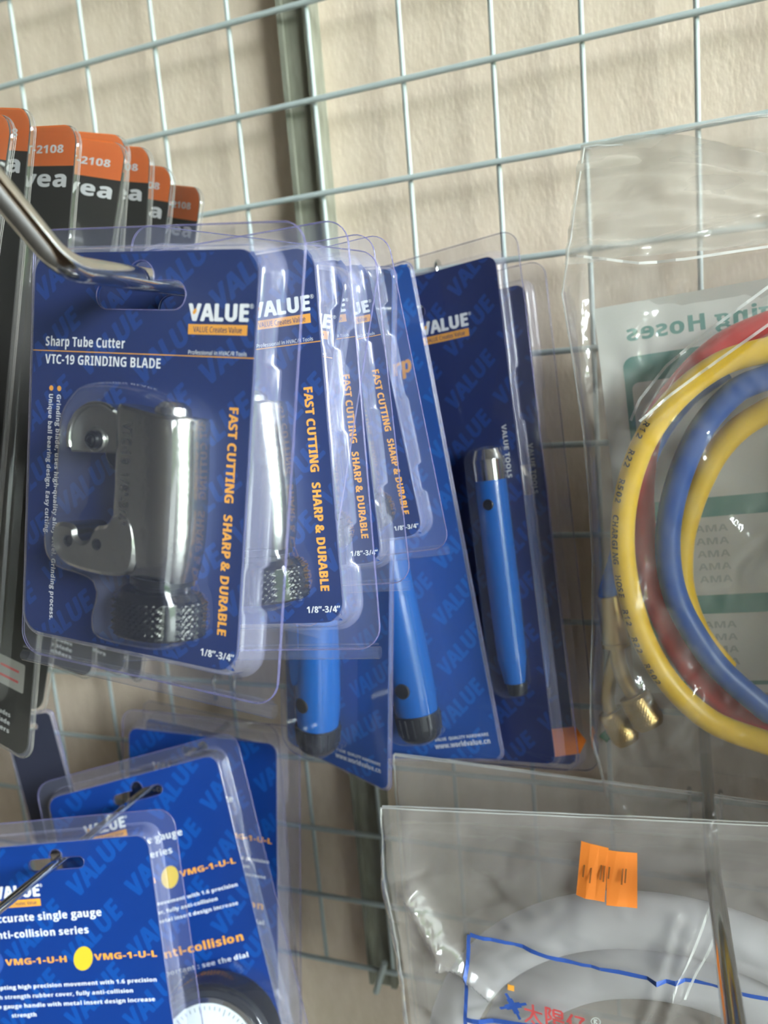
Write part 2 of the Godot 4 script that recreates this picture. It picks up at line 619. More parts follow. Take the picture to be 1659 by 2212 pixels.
func tube_cutter(parent: Node3D, zc: float) -> void:
	var t := hub(parent, "tube_cutter", "small cast metal tube cutter with knurled knob")
	# upright of the frame: a D shaped bar that tapers to the neck
	var rows := []
	var sec := [[-93.5, 8.0, 23.4, 7.0], [-91.5, 5.8, 24.0, 8.2], [-88, 3.6, 24.8, 9.2], [-82, 2.8, 25.5, 9.8], [-76, 2.9, 25.7, 10.0], [-70, 3.0, 25.5, 9.9], [-65, 3.0, 25.5, 10.05], [-60, 3.0, 25.2, 9.9], [-52.2, 2.9, 25.0, 10.0], [-51.2, 3.4, 24.4, 9.5]]
	for s in sec:
		var row := PackedVector3Array()
		var cx: float = (s[1] + s[2]) / 2
		var hw: float = (s[2] - s[1]) / 2
		for j in 40:
			var a := TAU * j / 40
			var ca := cos(a)
			var sa := sin(a)
			var px: float = 0.95 if ca > 0 else 0.28
			var x: float = cx + hw * signf(ca) * pow(absf(ca), px)
			var z: float = zc - s[3] * signf(sa) * pow(absf(sa), 0.62)
			var y: float = s[0]
			if s[0] > -53:
				y += clampf((cx - x) / hw * 1.7 + 0.8, 0.0, 2.8)   # the top slopes down to the right
			row.append(Vector3(x, y, z))
		rows.append(row)
	var body := MB.new()
	body.grid(rows, true)
	var top: PackedVector3Array = rows[rows.size() - 1]
	var mid := Vector3(14, -50.2, zc)
	for j in 40:
		body.tri(mid, top[j], top[(j + 1) % 40])
	var bot: PackedVector3Array = rows[0]
	for j in 40:
		body.tri(Vector3(15.5, -93.5, zc), bot[(j + 1) % 40], bot[j])
	part(t, "frame", body, M.zinc)
	# lower jaw with roller seat
	var jaw := smooth_loop([Vector2(9.8, -76), Vector2(5.2, -77.0), Vector2(3.0, -80.0), Vector2(0.0, -80.8), Vector2(-1.6, -82.4), Vector2(-2.8, -84.6), Vector2(-4.8, -85.3), Vector2(-6.6, -84.0), Vector2(-7.1, -82.0), Vector2(-9.0, -81.0), Vector2(-13.6, -81.4), Vector2(-15.1, -84.2), Vector2(-14.5, -88.4), Vector2(-11.0, -91.6), Vector2(-5.2, -92.8), Vector2(4.8, -93.2), Vector2(11.8, -91), Vector2(12.8, -82)], 3)
	var jm := MB.new()
	jm.bevelled(jaw, zc - 7.0, zc + 10.0, 1.0, [disc(-9.0, -85.6, 1.55), disc(0.6, -85.4, 1.55)])
	part(t, "lower_jaw", jm, M.zinc)
	for x in [-9.0, 0.6]:
		var pin := MB.new()
		pin.prism(disc(x, -85.5, 1.35), zc - 6, zc + 8.8)
		part(t, "roller_pin", pin, M.steel_dark)
	# wheel housing: half disc with a raised lip
	var arc := PackedVector2Array([Vector2(-11.6, -62.4), Vector2(5.0, -61.6)])
	for s in 15:
		var a := deg_to_rad(42 + 150.0 * s / 14)
		arc.append(Vector2(-2.8 + 9.6 * cos(a), -58.6 + 9.6 * sin(a)))
	var hm := MB.new()
	hm.bevelled(arc, zc - 5.0, zc + 7.6, 0.5)
	part(t, "wheel_housing", hm, M.zinc)
	var lip := PackedVector3Array()
	for s in 17:
		var a := deg_to_rad(58 + 138.0 * s / 16)
		lip.append(Vector3(-2.8 + 9.3 * cos(a), -58.6 + 9.3 * sin(a), zc + 7.6))
	var lm := MB.new()
	lm.tube(lip, 0.75, 8)
	part(t, "housing_lip", lm, M.zinc)
	var ring := MB.new()
	ring.bevelled(disc(-2.8, -58.6, 3.3, 24), zc + 7.6, zc + 8.5, 0.4)
	part(t, "axle_ring", ring, M.zinc)
	var ax := MB.new()
	ax.bevelled(disc(-2.8, -58.6, 2.3, 18), zc + 8.5, zc + 10.0, 0.5)
	ax.bevelled(disc(-2.5, -58.9, 1.2, 12), zc + 10.0, zc + 10.7, 0.3)
	part(t, "axle_pin", ax, M.steel_dark)
	var wh := MB.new()
	wh.bevelled(disc(0.2, -61.0, 6.4, 32), zc - 1.5, zc + 1.5, 1.0)
	part(t, "cutting_wheel", wh, M.steel_dark)
	var tp := MB.new()
	tp.lathe([Vector2(5.2, -52), Vector2(4.6, -49.0), Vector2(3.2, -47.6), Vector2(2.4, -47.4)], Vector3(15.0, 0, zc), 20)
	part(t, "spindle_end", tp, M.zinc)
	# neck and knob
	var nk := MB.new()
	nk.lathe([Vector2(9.5, -98), Vector2(9.5, -96.8), Vector2(7.4, -96.4), Vector2(7.4, -95.2), Vector2(8.6, -94.9), Vector2(8.6, -93.0)], Vector3(14.6, 0, zc), 32)
	part(t, "neck", nk, M.steel_dark)
	var kb := MB.new()
	knurl(kb, 14.6, zc, 12.9, -108.2, -98.0)
	kb.lathe([Vector2(11.8, -98.2), Vector2(10.4, -96.4), Vector2(7.4, -96.2)], Vector3(14.6, 0, zc), 40)
	part(t, "knob", kb, M.knob)
	var em := MB.new()
	txt(em, "VTC-19  1/8\"-3/4\"", 7.6, -53.5, 2.6, 26, -91, zc + 10.12, false)
	part(t, "raised_lettering", em, M.zinc_dull)

func cutter_pack() -> Node3D:
	var o := thing("tube_cutter_pack", "", "tool pack", "tube cutter packs on the long chrome hook")
	var ys := [[-101, 0], [-99.5, 1], [-89.5, 1], [-88, 0], [-62, 0], [-60.5, 0.5], [-52, 0.5], [-50, 0], [-37.5, 0], [-36, 1], [-25.5, 1], [-24, 0]]
	var bub := smooth_loop([Vector2(-4, -43.2), Vector2(-9, -46.5), Vector2(-12.6, -52.5), Vector2(-13.4, -62), Vector2(-13.8, -76), Vector2(-16.4, -80.2), Vector2(-16.9, -86), Vector2(-15.4, -91), Vector2(-11, -94.4), Vector2(-2, -95.6), Vector2(1, -97.5), Vector2(-0.2, -103), Vector2(0.6, -108.6), Vector2(5, -111.2), Vector2(15, -111.4), Vector2(24, -110.4), Vector2(28.9, -106), Vector2(28.6, -97.5), Vector2(26.8, -93), Vector2(27.2, -86), Vector2(27.4, -70), Vector2(27, -55), Vector2(25.4, -49.5), Vector2(20, -45.2), Vector2(8, -42.8)], 3)
	var d := {"w": 90.0, "h": 126.0, "r": 7.0, "tray": [-37.2, -117.2, 38.0, -7.6], "tr": 7.0, "ys": ys, "lift": 8.0, "slot": euro_slot(1.0, -20.0, 29.0, 7.4, 4.2), "bubble": bub, "bubble_h": 15.0, "card": [-36.2, -116.2, 37.0, -8.6], "cr": 6.0, "clear": M.shell, "clear_back": M.shell_back, "rim": M.rim}
	var k := card(o, d, M.card, M.card_pattern, 5.8)
	var z: float = k.z
	logo(k.white, k.orange, k.navy, 16.6, -26.3, 17.8, z)
	txt(k.white, "Sharp Tube Cutter", -31.4, -34.0, 2.6, 27.8, 0, z)
	flat_rect(k.orange, -36.0, -35.45, 36.8, -35.2, z)
	txt(k.white, "Professional in HVAC/R Tools", 17.0, -34.9, 1.05, 17.6, 0, z, false)
	txt(k.white, "VTC-19 GRINDING BLADE", -31.4, -38.9, 2.6, 39.8, 0, z)
	for x in [-25.9, -28.8]:
		flat_disc(k.orange, x, -45.7, 0.75, z)
	txt(k.white, "Grinding blade, uses high-quality alloy steel. Grinding process.", -26.7, -47.4, 1.5, 64.5, -90, z)
	txt(k.white, "Unique ball bearing design. Easy cutting.", -29.6, -47.4, 1.5, 39.8, -90, z)
	txt(k.orange, "FAST CUTTING", 30.5, -47.9, 2.6, 24.2, -90, z, true, 0.9)
	txt(k.orange, "SHARP & DURABLE", 30.5, -75.3, 2.6, 31.5, -90, z, true, 0.9)
	txt(k.white, "1/8”-3/4”", 25.6, -113.2, 1.9, 10.4, 0, z)
	print_card(k)
	tube_cutter(o, 10.0)
	shells(o, d)
	return o

# ---------------------------------------------------------------- deburring tool packs
func reamer_pack() -> Node3D:
	var o := thing("deburring_tool_pack", "", "tool pack", "bright blue deburring tool packs")
	var bub := rrect(-15.5, -236, 16.5, -112, 12, 7)
	var d := {"w": 74.0, "h": 252.0, "r": 5.0, "tray": [-36.4, -251, 36.4, -0.8], "tr": 4.6, "lift": 1.6, "slot": euro_slot(8.0, -19.0, 27.0, 7.0, 4.0), "bubble": bub, "bubble_h": 25.5, "card": [-35.8, -250.4, 35.8, -1.2], "cr": 4.5, "clear": M.shell, "clear_back": M.shell_back, "rim": M.rim, "fold": false}
	var k := card(o, d, M.card_sky, M.card_sky_pattern, 8.0)
	var z: float = k.z
	txt(k.orange, "sharp", -1.5, -54.5, 7.4, 28.5, 4, z, true, 0.6, 0.18)
	txt(k.white, "www.worldvalue.cn", 0.6, -245.2, 2.6, 31, 5, z)
	txt(k.white, "VALUE  QUALITY HARDWARE", 1.0, -241.2, 1.6, 30.4, 5, z)
	print_card(k)
	var t := hub(o, "deburring_tool", "blue deburring tool with black end cap")
	var zc := 14.0
	var hd := MB.new()
	hd.lathe([Vector2(10.9, -220.5), Vector2(11.6, -212), Vector2(11.8, -200), Vector2(11.4, -180), Vector2(10.6, -160), Vector2(10.2, -140), Vector2(10.0, -122), Vector2(8.6, -118)], Vector3(0.6, 0, zc), 40, 0.96)
	part(t, "handle", hd, M.handle)
	var gv := MB.new()
	gv.prism(smooth_loop([Vector2(-6.6, -197), Vector2(-2.2, -194), Vector2(-1.4, -176), Vector2(-2.6, -160), Vector2(-5.4, -158), Vector2(-7.8, -164), Vector2(-8.2, -182)], 3), zc + 8.6, zc + 10.9)
	part(t, "grip_panel", gv, M.handle)
	var ho := MB.new()
	ho.bevelled(disc(0.6, -206.5, 3.9, 24), zc + 9, zc + 11.7, 0.3)
	part(t, "pin_hole", ho, M.black_rubber)
	var cp := MB.new()
	cp.lathe([Vector2(8.6, -234.2), Vector2(10.2, -232.6), Vector2(11.3, -228), Vector2(11.5, -220.4)], Vector3(0.6, 0, zc), 36, 0.96)
	for s in 18:
		var a := TAU * s / 18
		cp.tube(PackedVector3Array([Vector3(0.6 + 10.9 * cos(a), -230.5, zc - 10.5 * sin(a)), Vector3(0.6 + 11.6 * cos(a), -221.5, zc - 11.1 * sin(a))]), 0.5, 5)
	part(t, "end_cap", cp, M.black_rubber)
	shells(o, d)
	return o

func swivel_pack() -> Node3D:
	var o := thing("swivel_tool_pack", "", "tool pack", "dark blue swivel tool packs next to the wall")
	var bub := rrect(15.0, -226, 36.0, -100, 9, 7)
	var ys := [[-92, 0], [-90, 1], [-66, 1], [-64, 0]]
	var d := {"w": 100.0, "h": 266.0, "r": 8.0, "tray": [-41, -262, 41, -10], "tr": 6.0, "ys": ys, "lift": 6.0, "slot": euro_slot(-14.0, -29.0, 27.0, 6.4, 4.2), "bubble": bub, "bubble_h": 15.0, "card": [-40, -261, 40, -11], "cr": 5.0, "clear": M.shell, "clear_back": M.shell_back, "rim": M.rim, "fold": false}
	var k := card(o, d, M.card_navy, M.card_navy_pattern, 8.0)
	logo(k.white, k.orange, k.navy, -4.0, -41.0, 26.0, k.z)
	txt(k.white, "VALUE TOOLS", 33.0, -92.0, 2.4, 26, -90, k.z)
	print_card(k)
	var t := hub(o, "swivel_tool", "slim blue tool with chrome tip")
	var hd := MB.new()
	hd.lathe([Vector2(5.2, -218), Vector2(7.2, -206), Vector2(7.8, -170), Vector2(7.8, -118)], Vector3(26.5, 0, 12), 32)
	part(t, "handle", hd, M.handle)
	var tip := MB.new()
	tip.lathe([Vector2(7.9, -118), Vector2(8.1, -108), Vector2(6.6, -103), Vector2(3.5, -101.6)], Vector3(26.5, 0, 12), 32)
	part(t, "chrome_tip", tip, M.chrome)
	var ho := MB.new()
	ho.bevelled(disc(27, -129.5, 2.7, 20), 17, 20.1, 0.3)
	part(t, "pin_hole", ho, M.steel_dark)
	var cl := MB.new()
	cl.lathe([Vector2(4.6, -224), Vector2(5.2, -218)], Vector3(27.5, 0, 12), 24)
	part(t, "end_cap", cl, M.black_rubber)
	shells(o, d)
	return o

# ---------------------------------------------------------------- gauge packs
func gauge_pack() -> Node3D:
	var o := thing("gauge_pack", "", "tool pack", "pressure gauge packs on the lower hook")
	var bub := disc(20, -151, 37, 48)
	var ys := [[-72, 0], [-70, 1], [-46, 1], [-44, 0]]
	var d := {"w": 125.0, "h": 205.0, "r": 9.0, "tray": [-52.4, -196, 52.4, -8], "tr": 7.0, "ys": ys, "lift": 8.0, "slot": euro_slot(2.0, -19.4, 29.5, 5.6, 3.4), "bubble": bub, "bubble_h": 26.0, "card": [-51.4, -195, 51.4, -9], "cr": 6.0, "clear": M.shell, "clear_back": M.shell_back, "rim": M.rim}
	var k := card(o, d, M.card_bright, M.card_bright_pattern, 9.5)
	var z: float = k.z
	logo(k.white, k.orange, k.navy, -34.0, -34.6, 24.5, z)
	txt(k.white, "Accurate single gauge", -38.5, -46.6, 3.7, 60.5, 0, z)
	txt(k.white, "anti-collision series", -39.0, -54.6, 3.5, 53, 0, z)
	txt(k.orange, "VMG-1-U-H", -33.0, -68.0, 3.0, 33.2, 0, z, true, 0.7)
	txt(k.orange, "VMG-1-U-L", 15.2, -68.0, 3.0, 32.8, 0, z, true, 0.7)
	txt(k.white, "Adopting high precision movement with 1.6 precision", -44.5, -80.0, 1.9, 90.5, 0, z)
	txt(k.white, "High strength rubber cover, fully anti-collision", -44.5, -84.7, 1.9, 77.5, 0, z)
	txt(k.white, "The gauge handle with metal insert design increase", -44.5, -89.4, 1.9, 88.3, 0, z)
	txt(k.white, "strength", -33.5, -94.0, 1.9, 13.5, 0, z)
	txt(k.orange, "anti-collision", -9.0, -108.0, 4.2, 51, 0, z, true, 0.5)
	txt(k.white, "important : see the dial", -12.0, -117.0, 2.5, 54.5, 0, z)
	print_card(k)
	var el := MB.new()
	flat_disc(el, 9.2, -66.8, 4.9, z, 6.2, -30)
	part(k.o, "yellow_spot", el, M.yellow_ink)
	var el2 := MB.new()
	flat_disc(el2, -39.2, -66.8, 4.9, z, 6.2, -30)
	part(k.o, "blue_spot", el2, M.blue_ink)
	var g := hub(o, "pressure_gauge", "round pressure gauge in a dark rubber cover")
	var turn := Basis(Vector3(1, 0, 0), PI / 2)
	var bd := MB.new()
	bd.lathe([Vector2(31, 2), Vector2(33, 6), Vector2(33, 20), Vector2(31, 23), Vector2(28, 23)], Vector3(20, -151, 6), 56, 1.0, turn)
	part(g, "rubber_cover", bd, M.black_rubber)
	var rg := MB.new()
	rg.lathe([Vector2(28.4, 22.6), Vector2(28.2, 24.4), Vector2(26, 24.8), Vector2(25.4, 23.4)], Vector3(20, -151, 6), 56, 1.0, turn)
	part(g, "chrome_bezel", rg, M.chrome)
	var fc := MB.new()
	flat_disc(fc, 20, -151, 25.6, 29.9)
	part(g, "dial_face", fc, M.dial)
	var tk := MB.new()
	for s in 41:
		var a := deg_to_rad(225 - 270.0 * s / 40)
		var u := Vector2(cos(a), sin(a))
		var e := u.orthogonal() * 0.18
		var p := Vector2(20, -151)
		var q0 := p + u * (22.0 if s % 5 else 20.5)
		var q1 := p + u * 24.0
		mb_quad2(tk, q0 - e, q1 - e, q1 + e, q0 + e, 29.96)
	part(g, "dial_ticks", tk, M.navy_ink)
	shells(o, d)
	return o

func mb_quad2(mb: MB, a: Vector2, b: Vector2, c: Vector2, d: Vector2, z: float) -> void:
	put_tri(mb, a, b, c, z, PackedVector2Array(), PackedVector2Array())
	put_tri(mb, a, c, d, z, PackedVector2Array(), PackedVector2Array())

# ---------------------------------------------------------------- orange and black packs
func orange_pack() -> Node3D:
	var o := thing("orange_top_pack", "", "tool pack", "orange topped packs on the upper hook")
	var slot := euro_slot(0, -9.5, 26, 5.5, 2.6)
	var bub := rrect(-34, -262, 34, -34, 14, 8)
	var d := {"w": 104.0, "h": 282.0, "r": 9.0, "tray": [-51.0, -281, 51.0, -0.8], "tr": 8.4, "lift": 1.4, "slot": slot, "bubble": bub, "bubble_h": 8.0, "wall": M.shell_grey, "clear": M.shell_grey, "clear_back": M.shell_grey, "rim": M.rim_grey, "fold": false}
	var z := 0.9
	var whole := rrect(-50, -280, 50, -0.0, 8)
	var cd := MB.new()
	cd.prism(whole, z - 0.6, z, [slot])
	var c := part(o, "card", cd, M.black_card)
	var top: Array = Geometry2D.intersect_polygons(whole, PackedVector2Array([Vector2(-60, -16.2), Vector2(60, -16.2), Vector2(60, 10), Vector2(-60, 10)]))
	var hm := MB.new()
	hm.face(MB.bridge(top[0], [slot]), z + 0.05)
	part(c, "orange_band", hm, M.orange_card, "orange header band")
	var wp := MB.new()
	txt(wp, "T-2108", 18.0, -11.0, 3.2, 24.8, 0, z + 0.1, true, 0.5)
	txt(wp, "vea", 16.5, -24.6, 6.4, 29.5, 0, z + 0.1, true, 1.0)
	for e in [["Change blades", 264.5], ["on the blade", 268.5], ["for holders", 272.5]]:
		txt(wp, e[0], 10, -e[1], 2.2, 26, 0, z + 0.1)
	part(c, "white_print", wp, M.white_ink)
	var kp := MB.new()
	kp.prism(rrect(22, -250, 44, -236, 1), z, z + 0.06)
	part(c, "pale_label", kp, M.card_back)
	var rp := MB.new()
	for e in [-240.0, -245.0]:
		flat_rect(rp, 26, e - 1.2, 40, e, z + 0.12)
	part(c, "red_print", rp, M.red_ink)
	var t := hub(o, "pruning_tool", "dark handled tool with bright metal blade")
	var hd := MB.new()
	for s in [-1.0, 1.0]:
		var path := PackedVector3Array()
		for i in 13:
			var f := i / 12.0
			path.append(Vector3(s * (6 + 15 * sin(f * PI * 0.85)), -150 - f * 95, 4.6))
		hd.tube(path, 3.1, 10)
	part(t, "handles", hd, M.black_rubber)
	var bl := MB.new()
	bl.bevelled(smooth_loop([Vector2(-7, -152), Vector2(-11, -130), Vector2(-8, -105), Vector2(4, -72), Vector2(9, -66), Vector2(10, -84), Vector2(12, -120), Vector2(9, -150)], 4), 2.4, 6.6, 1.0)
	part(t, "blade", bl, M.chrome)
	shells(o, d)
	return o

# ---------------------------------------------------------------- hooks, hoses, bags
func spline(pts: Array, per := 8) -> PackedVector3Array:
	var o := PackedVector3Array()
	for i in pts.size() - 1:
		var a: Vector3 = pts[maxi(i - 1, 0)]
		var b: Vector3 = pts[i]
		var c: Vector3 = pts[i + 1]
		var d: Vector3 = pts[mini(i + 2, pts.size() - 1)]
		for s in per:
			o.append(b.cubic_interpolate(c, a, d, float(s) / per))
	o.append(pts[pts.size() - 1])
	return o

func metres() -> MB:
	var mb := MB.new()
	mb.k = 1.0
	return mb

func hook(label: String, x: float, y: float, z1: float, r: float, rise: Array, foot: float, z0 := 0.0235) -> Node3D:
	var o := thing("display_hook", label, "hook", "chrome hooks hung on the mesh")
	var mb := metres()
	var pts := [Vector3(x, y, z0 + 0.002), Vector3(x, y, lerpf(z0, z1, 0.5)), Vector3(x, y, z1)]
	var path := PackedVector3Array()
	if rise[0] is Array:
		for e in rise:
			pts.append(Vector3(x + e[0], y + e[1], z1 + e[2]))
		path = spline(pts, 8)
	else:
		path = PackedVector3Array(pts)
		var a1 := deg_to_rad(rise[0])
		for i in range(1, 15):
			var a := a1 * i / 14.0
			path.append(Vector3(x, y + rise[1] * (1.0 - cos(a)), z1 + rise[1] * sin(a)))
		var e := path[path.size() - 1]
		for i in range(1, 4):
			path.append(e + Vector3(0, sin(a1), cos(a1)) * rise[2] * i / 3.0)
	mb.tube(path, r, 20)
	part(o, "rod", mb, M.chrome)
	var cl := metres()
	for s in [-0.008, 0.008]:
		cl.tube(spline([Vector3(x + s, foot - 0.012, z0), Vector3(x + s, foot + 0.0005, z0), Vector3(x + s, foot + 0.0045, z0 - 0.004), Vector3(x + s, foot + 0.001, z0 - 0.0085)], 5), 0.0013, 8)
	part(o, "clip", cl, M.chrome)
	return o

func extend_arc(p: PackedVector3Array, c: Vector3, r: float, z: float, at_end: bool, sweep: float) -> PackedVector3Array:
	var o := p.duplicate()
	var e: Vector3 = p[p.size() - 1] if at_end else p[0]
	var a0 := atan2(e.y - c.y, e.x - c.x)
	var r0 := Vector2(e.x - c.x, e.y - c.y).length()
	for s in range(1, 21):
		var f := s / 20.0
		var a := a0 + sweep * f
		var rr := lerpf(r0, r, minf(1.0, f * 2))
		var q := Vector3(c.x + rr * cos(a), c.y + rr * sin(a), lerpf(e.z, z, minf(1.0, f * 3)))
		if at_end:
			o.append(q)
		else:
			o.insert(0, q)
	return o

func on_hose(mb: MB, path: PackedVector3Array, r: float, s: String, from: float, cap: float, out_dir: Callable) -> void:
	var run := 0.0
	var at := from
	var i := 0
	for ch in s:
		var step := cap * (0.72 if ch != " " else 0.6) * 1.25
		while i < path.size() - 2 and run + path[i].distance_to(path[i + 1]) < at:
			run += path[i].distance_to(path[i + 1])
			i += 1
		var t := (path[i + 1] - path[i]).normalized()
		var c := path[i] + t * (at - run)
		var nm: Vector3 = out_dir.call(c)
		nm = (nm - t * nm.dot(t)).normalized()
		if ch != " ":
			var w := word(ch, true)
			var hh := word("H", true)
			var sc: float = cap / (hh.hi.y - hh.lo.y)
			var y := nm.cross(t)
			var tr: PackedVector2Array = w.t
			for k in range(0, tr.size(), 3):
				var q := []
				for e in 3:
					var lx: float = (tr[k + e].x - w.lo.x) * sc
					var ly: float = (tr[k + e].y - hh.lo.y) * sc - cap / 2
					q.append(c + t * lx + (y * sin(ly / r) + nm * cos(ly / r)) * (r * 1.012))
				if (q[1] - q[0]).cross(q[2] - q[0]).dot(nm) < 0:
					mb.tri(q[0], q[2], q[1])
				else:
					mb.tri(q[0], q[1], q[2])
		at += step

# a bag is a pair of films over a quadrilateral; f(u, v) gives a point of the front, side -1 of the back
class Bag:
	var tl: Vector3
	var tr: Vector3
	var bl: Vector3
	var br: Vector3
	var bulge := 0.012
	var header := 0.2
	var crease := 0.003
	var crumple := 1.0
	var noise := FastNoiseLite.new()
	var fine := FastNoiseLite.new()
	var sway := 0.0
	var patch := 1.0
	var ramp := 0.22
	var ridges := []   # [from, to, height, half width] of sharp folds, x and y in metres
	var left := []   # offsets of the left edge down the bag, in metres
	func setup(sd: int) -> void:
		noise.seed = sd
		noise.noise_type = FastNoiseLite.TYPE_CELLULAR
		noise.cellular_return_type = FastNoiseLite.RETURN_DISTANCE
		noise.cellular_jitter = 1.0
		noise.frequency = 5.0
		fine.seed = sd + 7
		fine.frequency = 2.2
		fine.fractal_octaves = 3
	func at(u: float, v: float, side: float) -> Vector3:
		var p := tl.lerp(tr, u).lerp(bl.lerp(br, u), v)
		if left.size() > 1:
			var f := v * (left.size() - 1)
			var i := mini(int(f), left.size() - 2)
			p.x += lerpf(left[i], left[i + 1], f - i) * (1.0 - u)
		var w := smoothstep(header, header + ramp, v)
		var e := sqrt(clampf(u / 0.03, 0.0, 1.0) * clampf((1.0 - u) / 0.03, 0.0, 1.0))
		p.z += side * (0.0006 + bulge * w * e)
		var shape := fine.get_noise_2d(u * 2.0 + side * 5.0, v * 2.6)
		var cell := noise.get_noise_2d(u * 0.9 + shape * 0.16 + side * 3.0, v * 0.7 + shape * 0.1)
		p.z += side * crease * (cell + 1.0) * (0.25 + 0.75 * w) * crumple * (0.3 + 0.7 * e)
		p.z += 0.003 * shape * (1.0 - w) + side * 0.003 * absf(shape) * w
		p.z += sway * sin(u * 3.6 + 0.5) * (1.0 - v)
		p.y += 0.002 * shape
		var zone := patch * smoothstep(0.02, 0.30, fine.get_noise_2d(u * 1.1 + 9.0, v * 1.4 + side)) + 0.8 * (1.0 - smoothstep(0.05, 0.17, u))
		if zone > 0.0 and v > header * 0.6:
			p.z += side * crumple * (0.0042 if side > 0.0 else 0.0015) * minf(zone, 1.0) * (noise.get_noise_2d(u * 3.3 + shape * 0.3, v * 3.6 + side * 4.0 - shape * 0.2) + 1.0) * (0.35 + 0.65 * e)
		if side > 0.0:
			for r in ridges:
				var q := Vector2(p.x, p.y)
				var c: Vector2 = Geometry2D.get_closest_point_to_segment(q, r[0], r[1])
				var dd: float = q.distance_to(c) / r[3]
				if dd < 1.0:
					p.z += r[2] * (1.0 - dd) * (1.0 - dd)
		return p

func bag_film(o: Node3D, b: Bag, called: String, side: float, m: Material) -> void:
	var nu := 150 if side > 0.0 else 70
	var nv := 190 if side > 0.0 else 90
	var rows := []
	for j in nv + 1:
		var row := PackedVector3Array()
		for i in nu + 1:
			row.append(b.at(float(i) / nu, 1.0 - float(j) / nv, side))
		rows.append(row)
	var mb := metres()
	mb.grid(rows, false)
	part(o, called, mb, m)

func bag_edge(o: Node3D, b: Bag) -> void:
	var mb := metres()
	for side in [1.0, -1.0]:
		var a := PackedVector3Array()
		for i in 41:
			a.append(b.at(i / 40.0, 0.0, side))
		mb.tube(a, 0.00035, 5)
	var c := PackedVector3Array()
	for i in 61:
		c.append(b.at(0.0, i / 60.0, 1.0))
	mb.tube(c, 0.0004, 5)
	part(o, "film_edge", mb, M.film_edge)

# a printed line laid on the front of a bag, following its folds
func bag_line(mb: MB, b: Bag, pts: Array, width: float, lift := 0.0011) -> void:
	var inv := func(p: Vector2) -> Vector2:   # x, y in metres -> u, v of the bag
		var u := 0.5
		var v := 0.5
		for it in 12:
			var q := b.at(u, v, 1.0)
			var qu := b.at(u + 0.002, v, 1.0)
			var qv := b.at(u, v + 0.002, 1.0)
			u += clampf((p.x - q.x) / maxf(0.02, (qu.x - q.x) / 0.002), -0.3, 0.3)
			v += clampf((p.y - q.y) / minf(-0.02, (qv.y - q.y) / 0.002), -0.3, 0.3)
		return Vector2(u, v)
	for s in pts.size() - 1:
		var a: Vector2 = pts[s]
		var c: Vector2 = pts[s + 1]
		var e := (c - a).normalized().orthogonal() * width / 2
		var steps := maxi(1, int(a.distance_to(c) / 0.003))
		var prev := []
		for i in steps + 1:
			var p := a.lerp(c, float(i) / steps)
			var now := []
			for k in [-1.0, 1.0]:
				var uv: Vector2 = inv.call(p + e * k)
				now.append(b.at(uv.x, uv.y, 1.0) + Vector3(0, 0, lift))
			if prev.size():
				var flip: bool = (now[0] - prev[0]).cross(prev[1] - prev[0]).z < 0
				if flip:
					mb.quad(prev[1], now[1], now[0], prev[0])
				else:
					mb.quad(prev[0], now[0], now[1], prev[1])
			prev = now

# ---------------------------------------------------------------- the scene
func _ready() -> void:
	# camera
	var cam := Camera3D.new()
	cam.name = "camera"
	cam.transform = Transform3D(Basis.from_euler(Vector3(-0.163240, 0.369562, -0.083714), EULER_ORDER_YXZ), Vector3(0.093896, -0.208433, 0.454314))
	cam.near = 0.01
	cam.far = 100.0
	cam.fov = 66.101
	var at := CameraAttributesPhysical.new()
	at.frustum_focal_length = 18.445
	at.frustum_focus_distance = 0.262
	at.frustum_near = 0.01
	at.frustum_far = 100.0
	at.exposure_aperture = 8.4
	cam.attributes = at
	add_child(cam)
	cam.current = true
	# sky and exposure: an even bright overcast outside the open shop front
	var env := Environment.new()
	var sm := ProceduralSkyMaterial.new()
	sm.sky_top_color = Color(0.86, 0.92, 0.95)
	sm.sky_horizon_color = Color(0.95, 0.97, 0.94)
	sm.ground_horizon_color = Color(0.55, 0.56, 0.53)
	sm.ground_bottom_color = Color(0.40, 0.40, 0.38)
	sm.sky_energy_multiplier = 1.0
	sm.ground_energy_multiplier = 1.0
	var sky := Sky.new()
	sky.sky_material = sm
	env.background_mode = Environment.BG_SKY
	env.sky = sky
	env.tonemap_mode = Environment.TONE_MAPPER_LINEAR
	env.tonemap_exposure = 48.0
	env.sdfgi_enabled = true
	env.ssao_enabled = true
	env.ssil_enabled = true
	var we := WorldEnvironment.new()
	we.name = "environment"
	we.environment = env
	add_child(we)

	make_materials()
	build_room()
	build_shade_shelf()
	build_mesh_panel()
	build_packs()
	build_hoses()
	build_lower_bags()

func slab(called: String, lo: Vector3, hi: Vector3, m: Material, label: String) -> void:
	var mb := metres()
	mb.box(lo, hi)
	struct(called, mb, m, label)

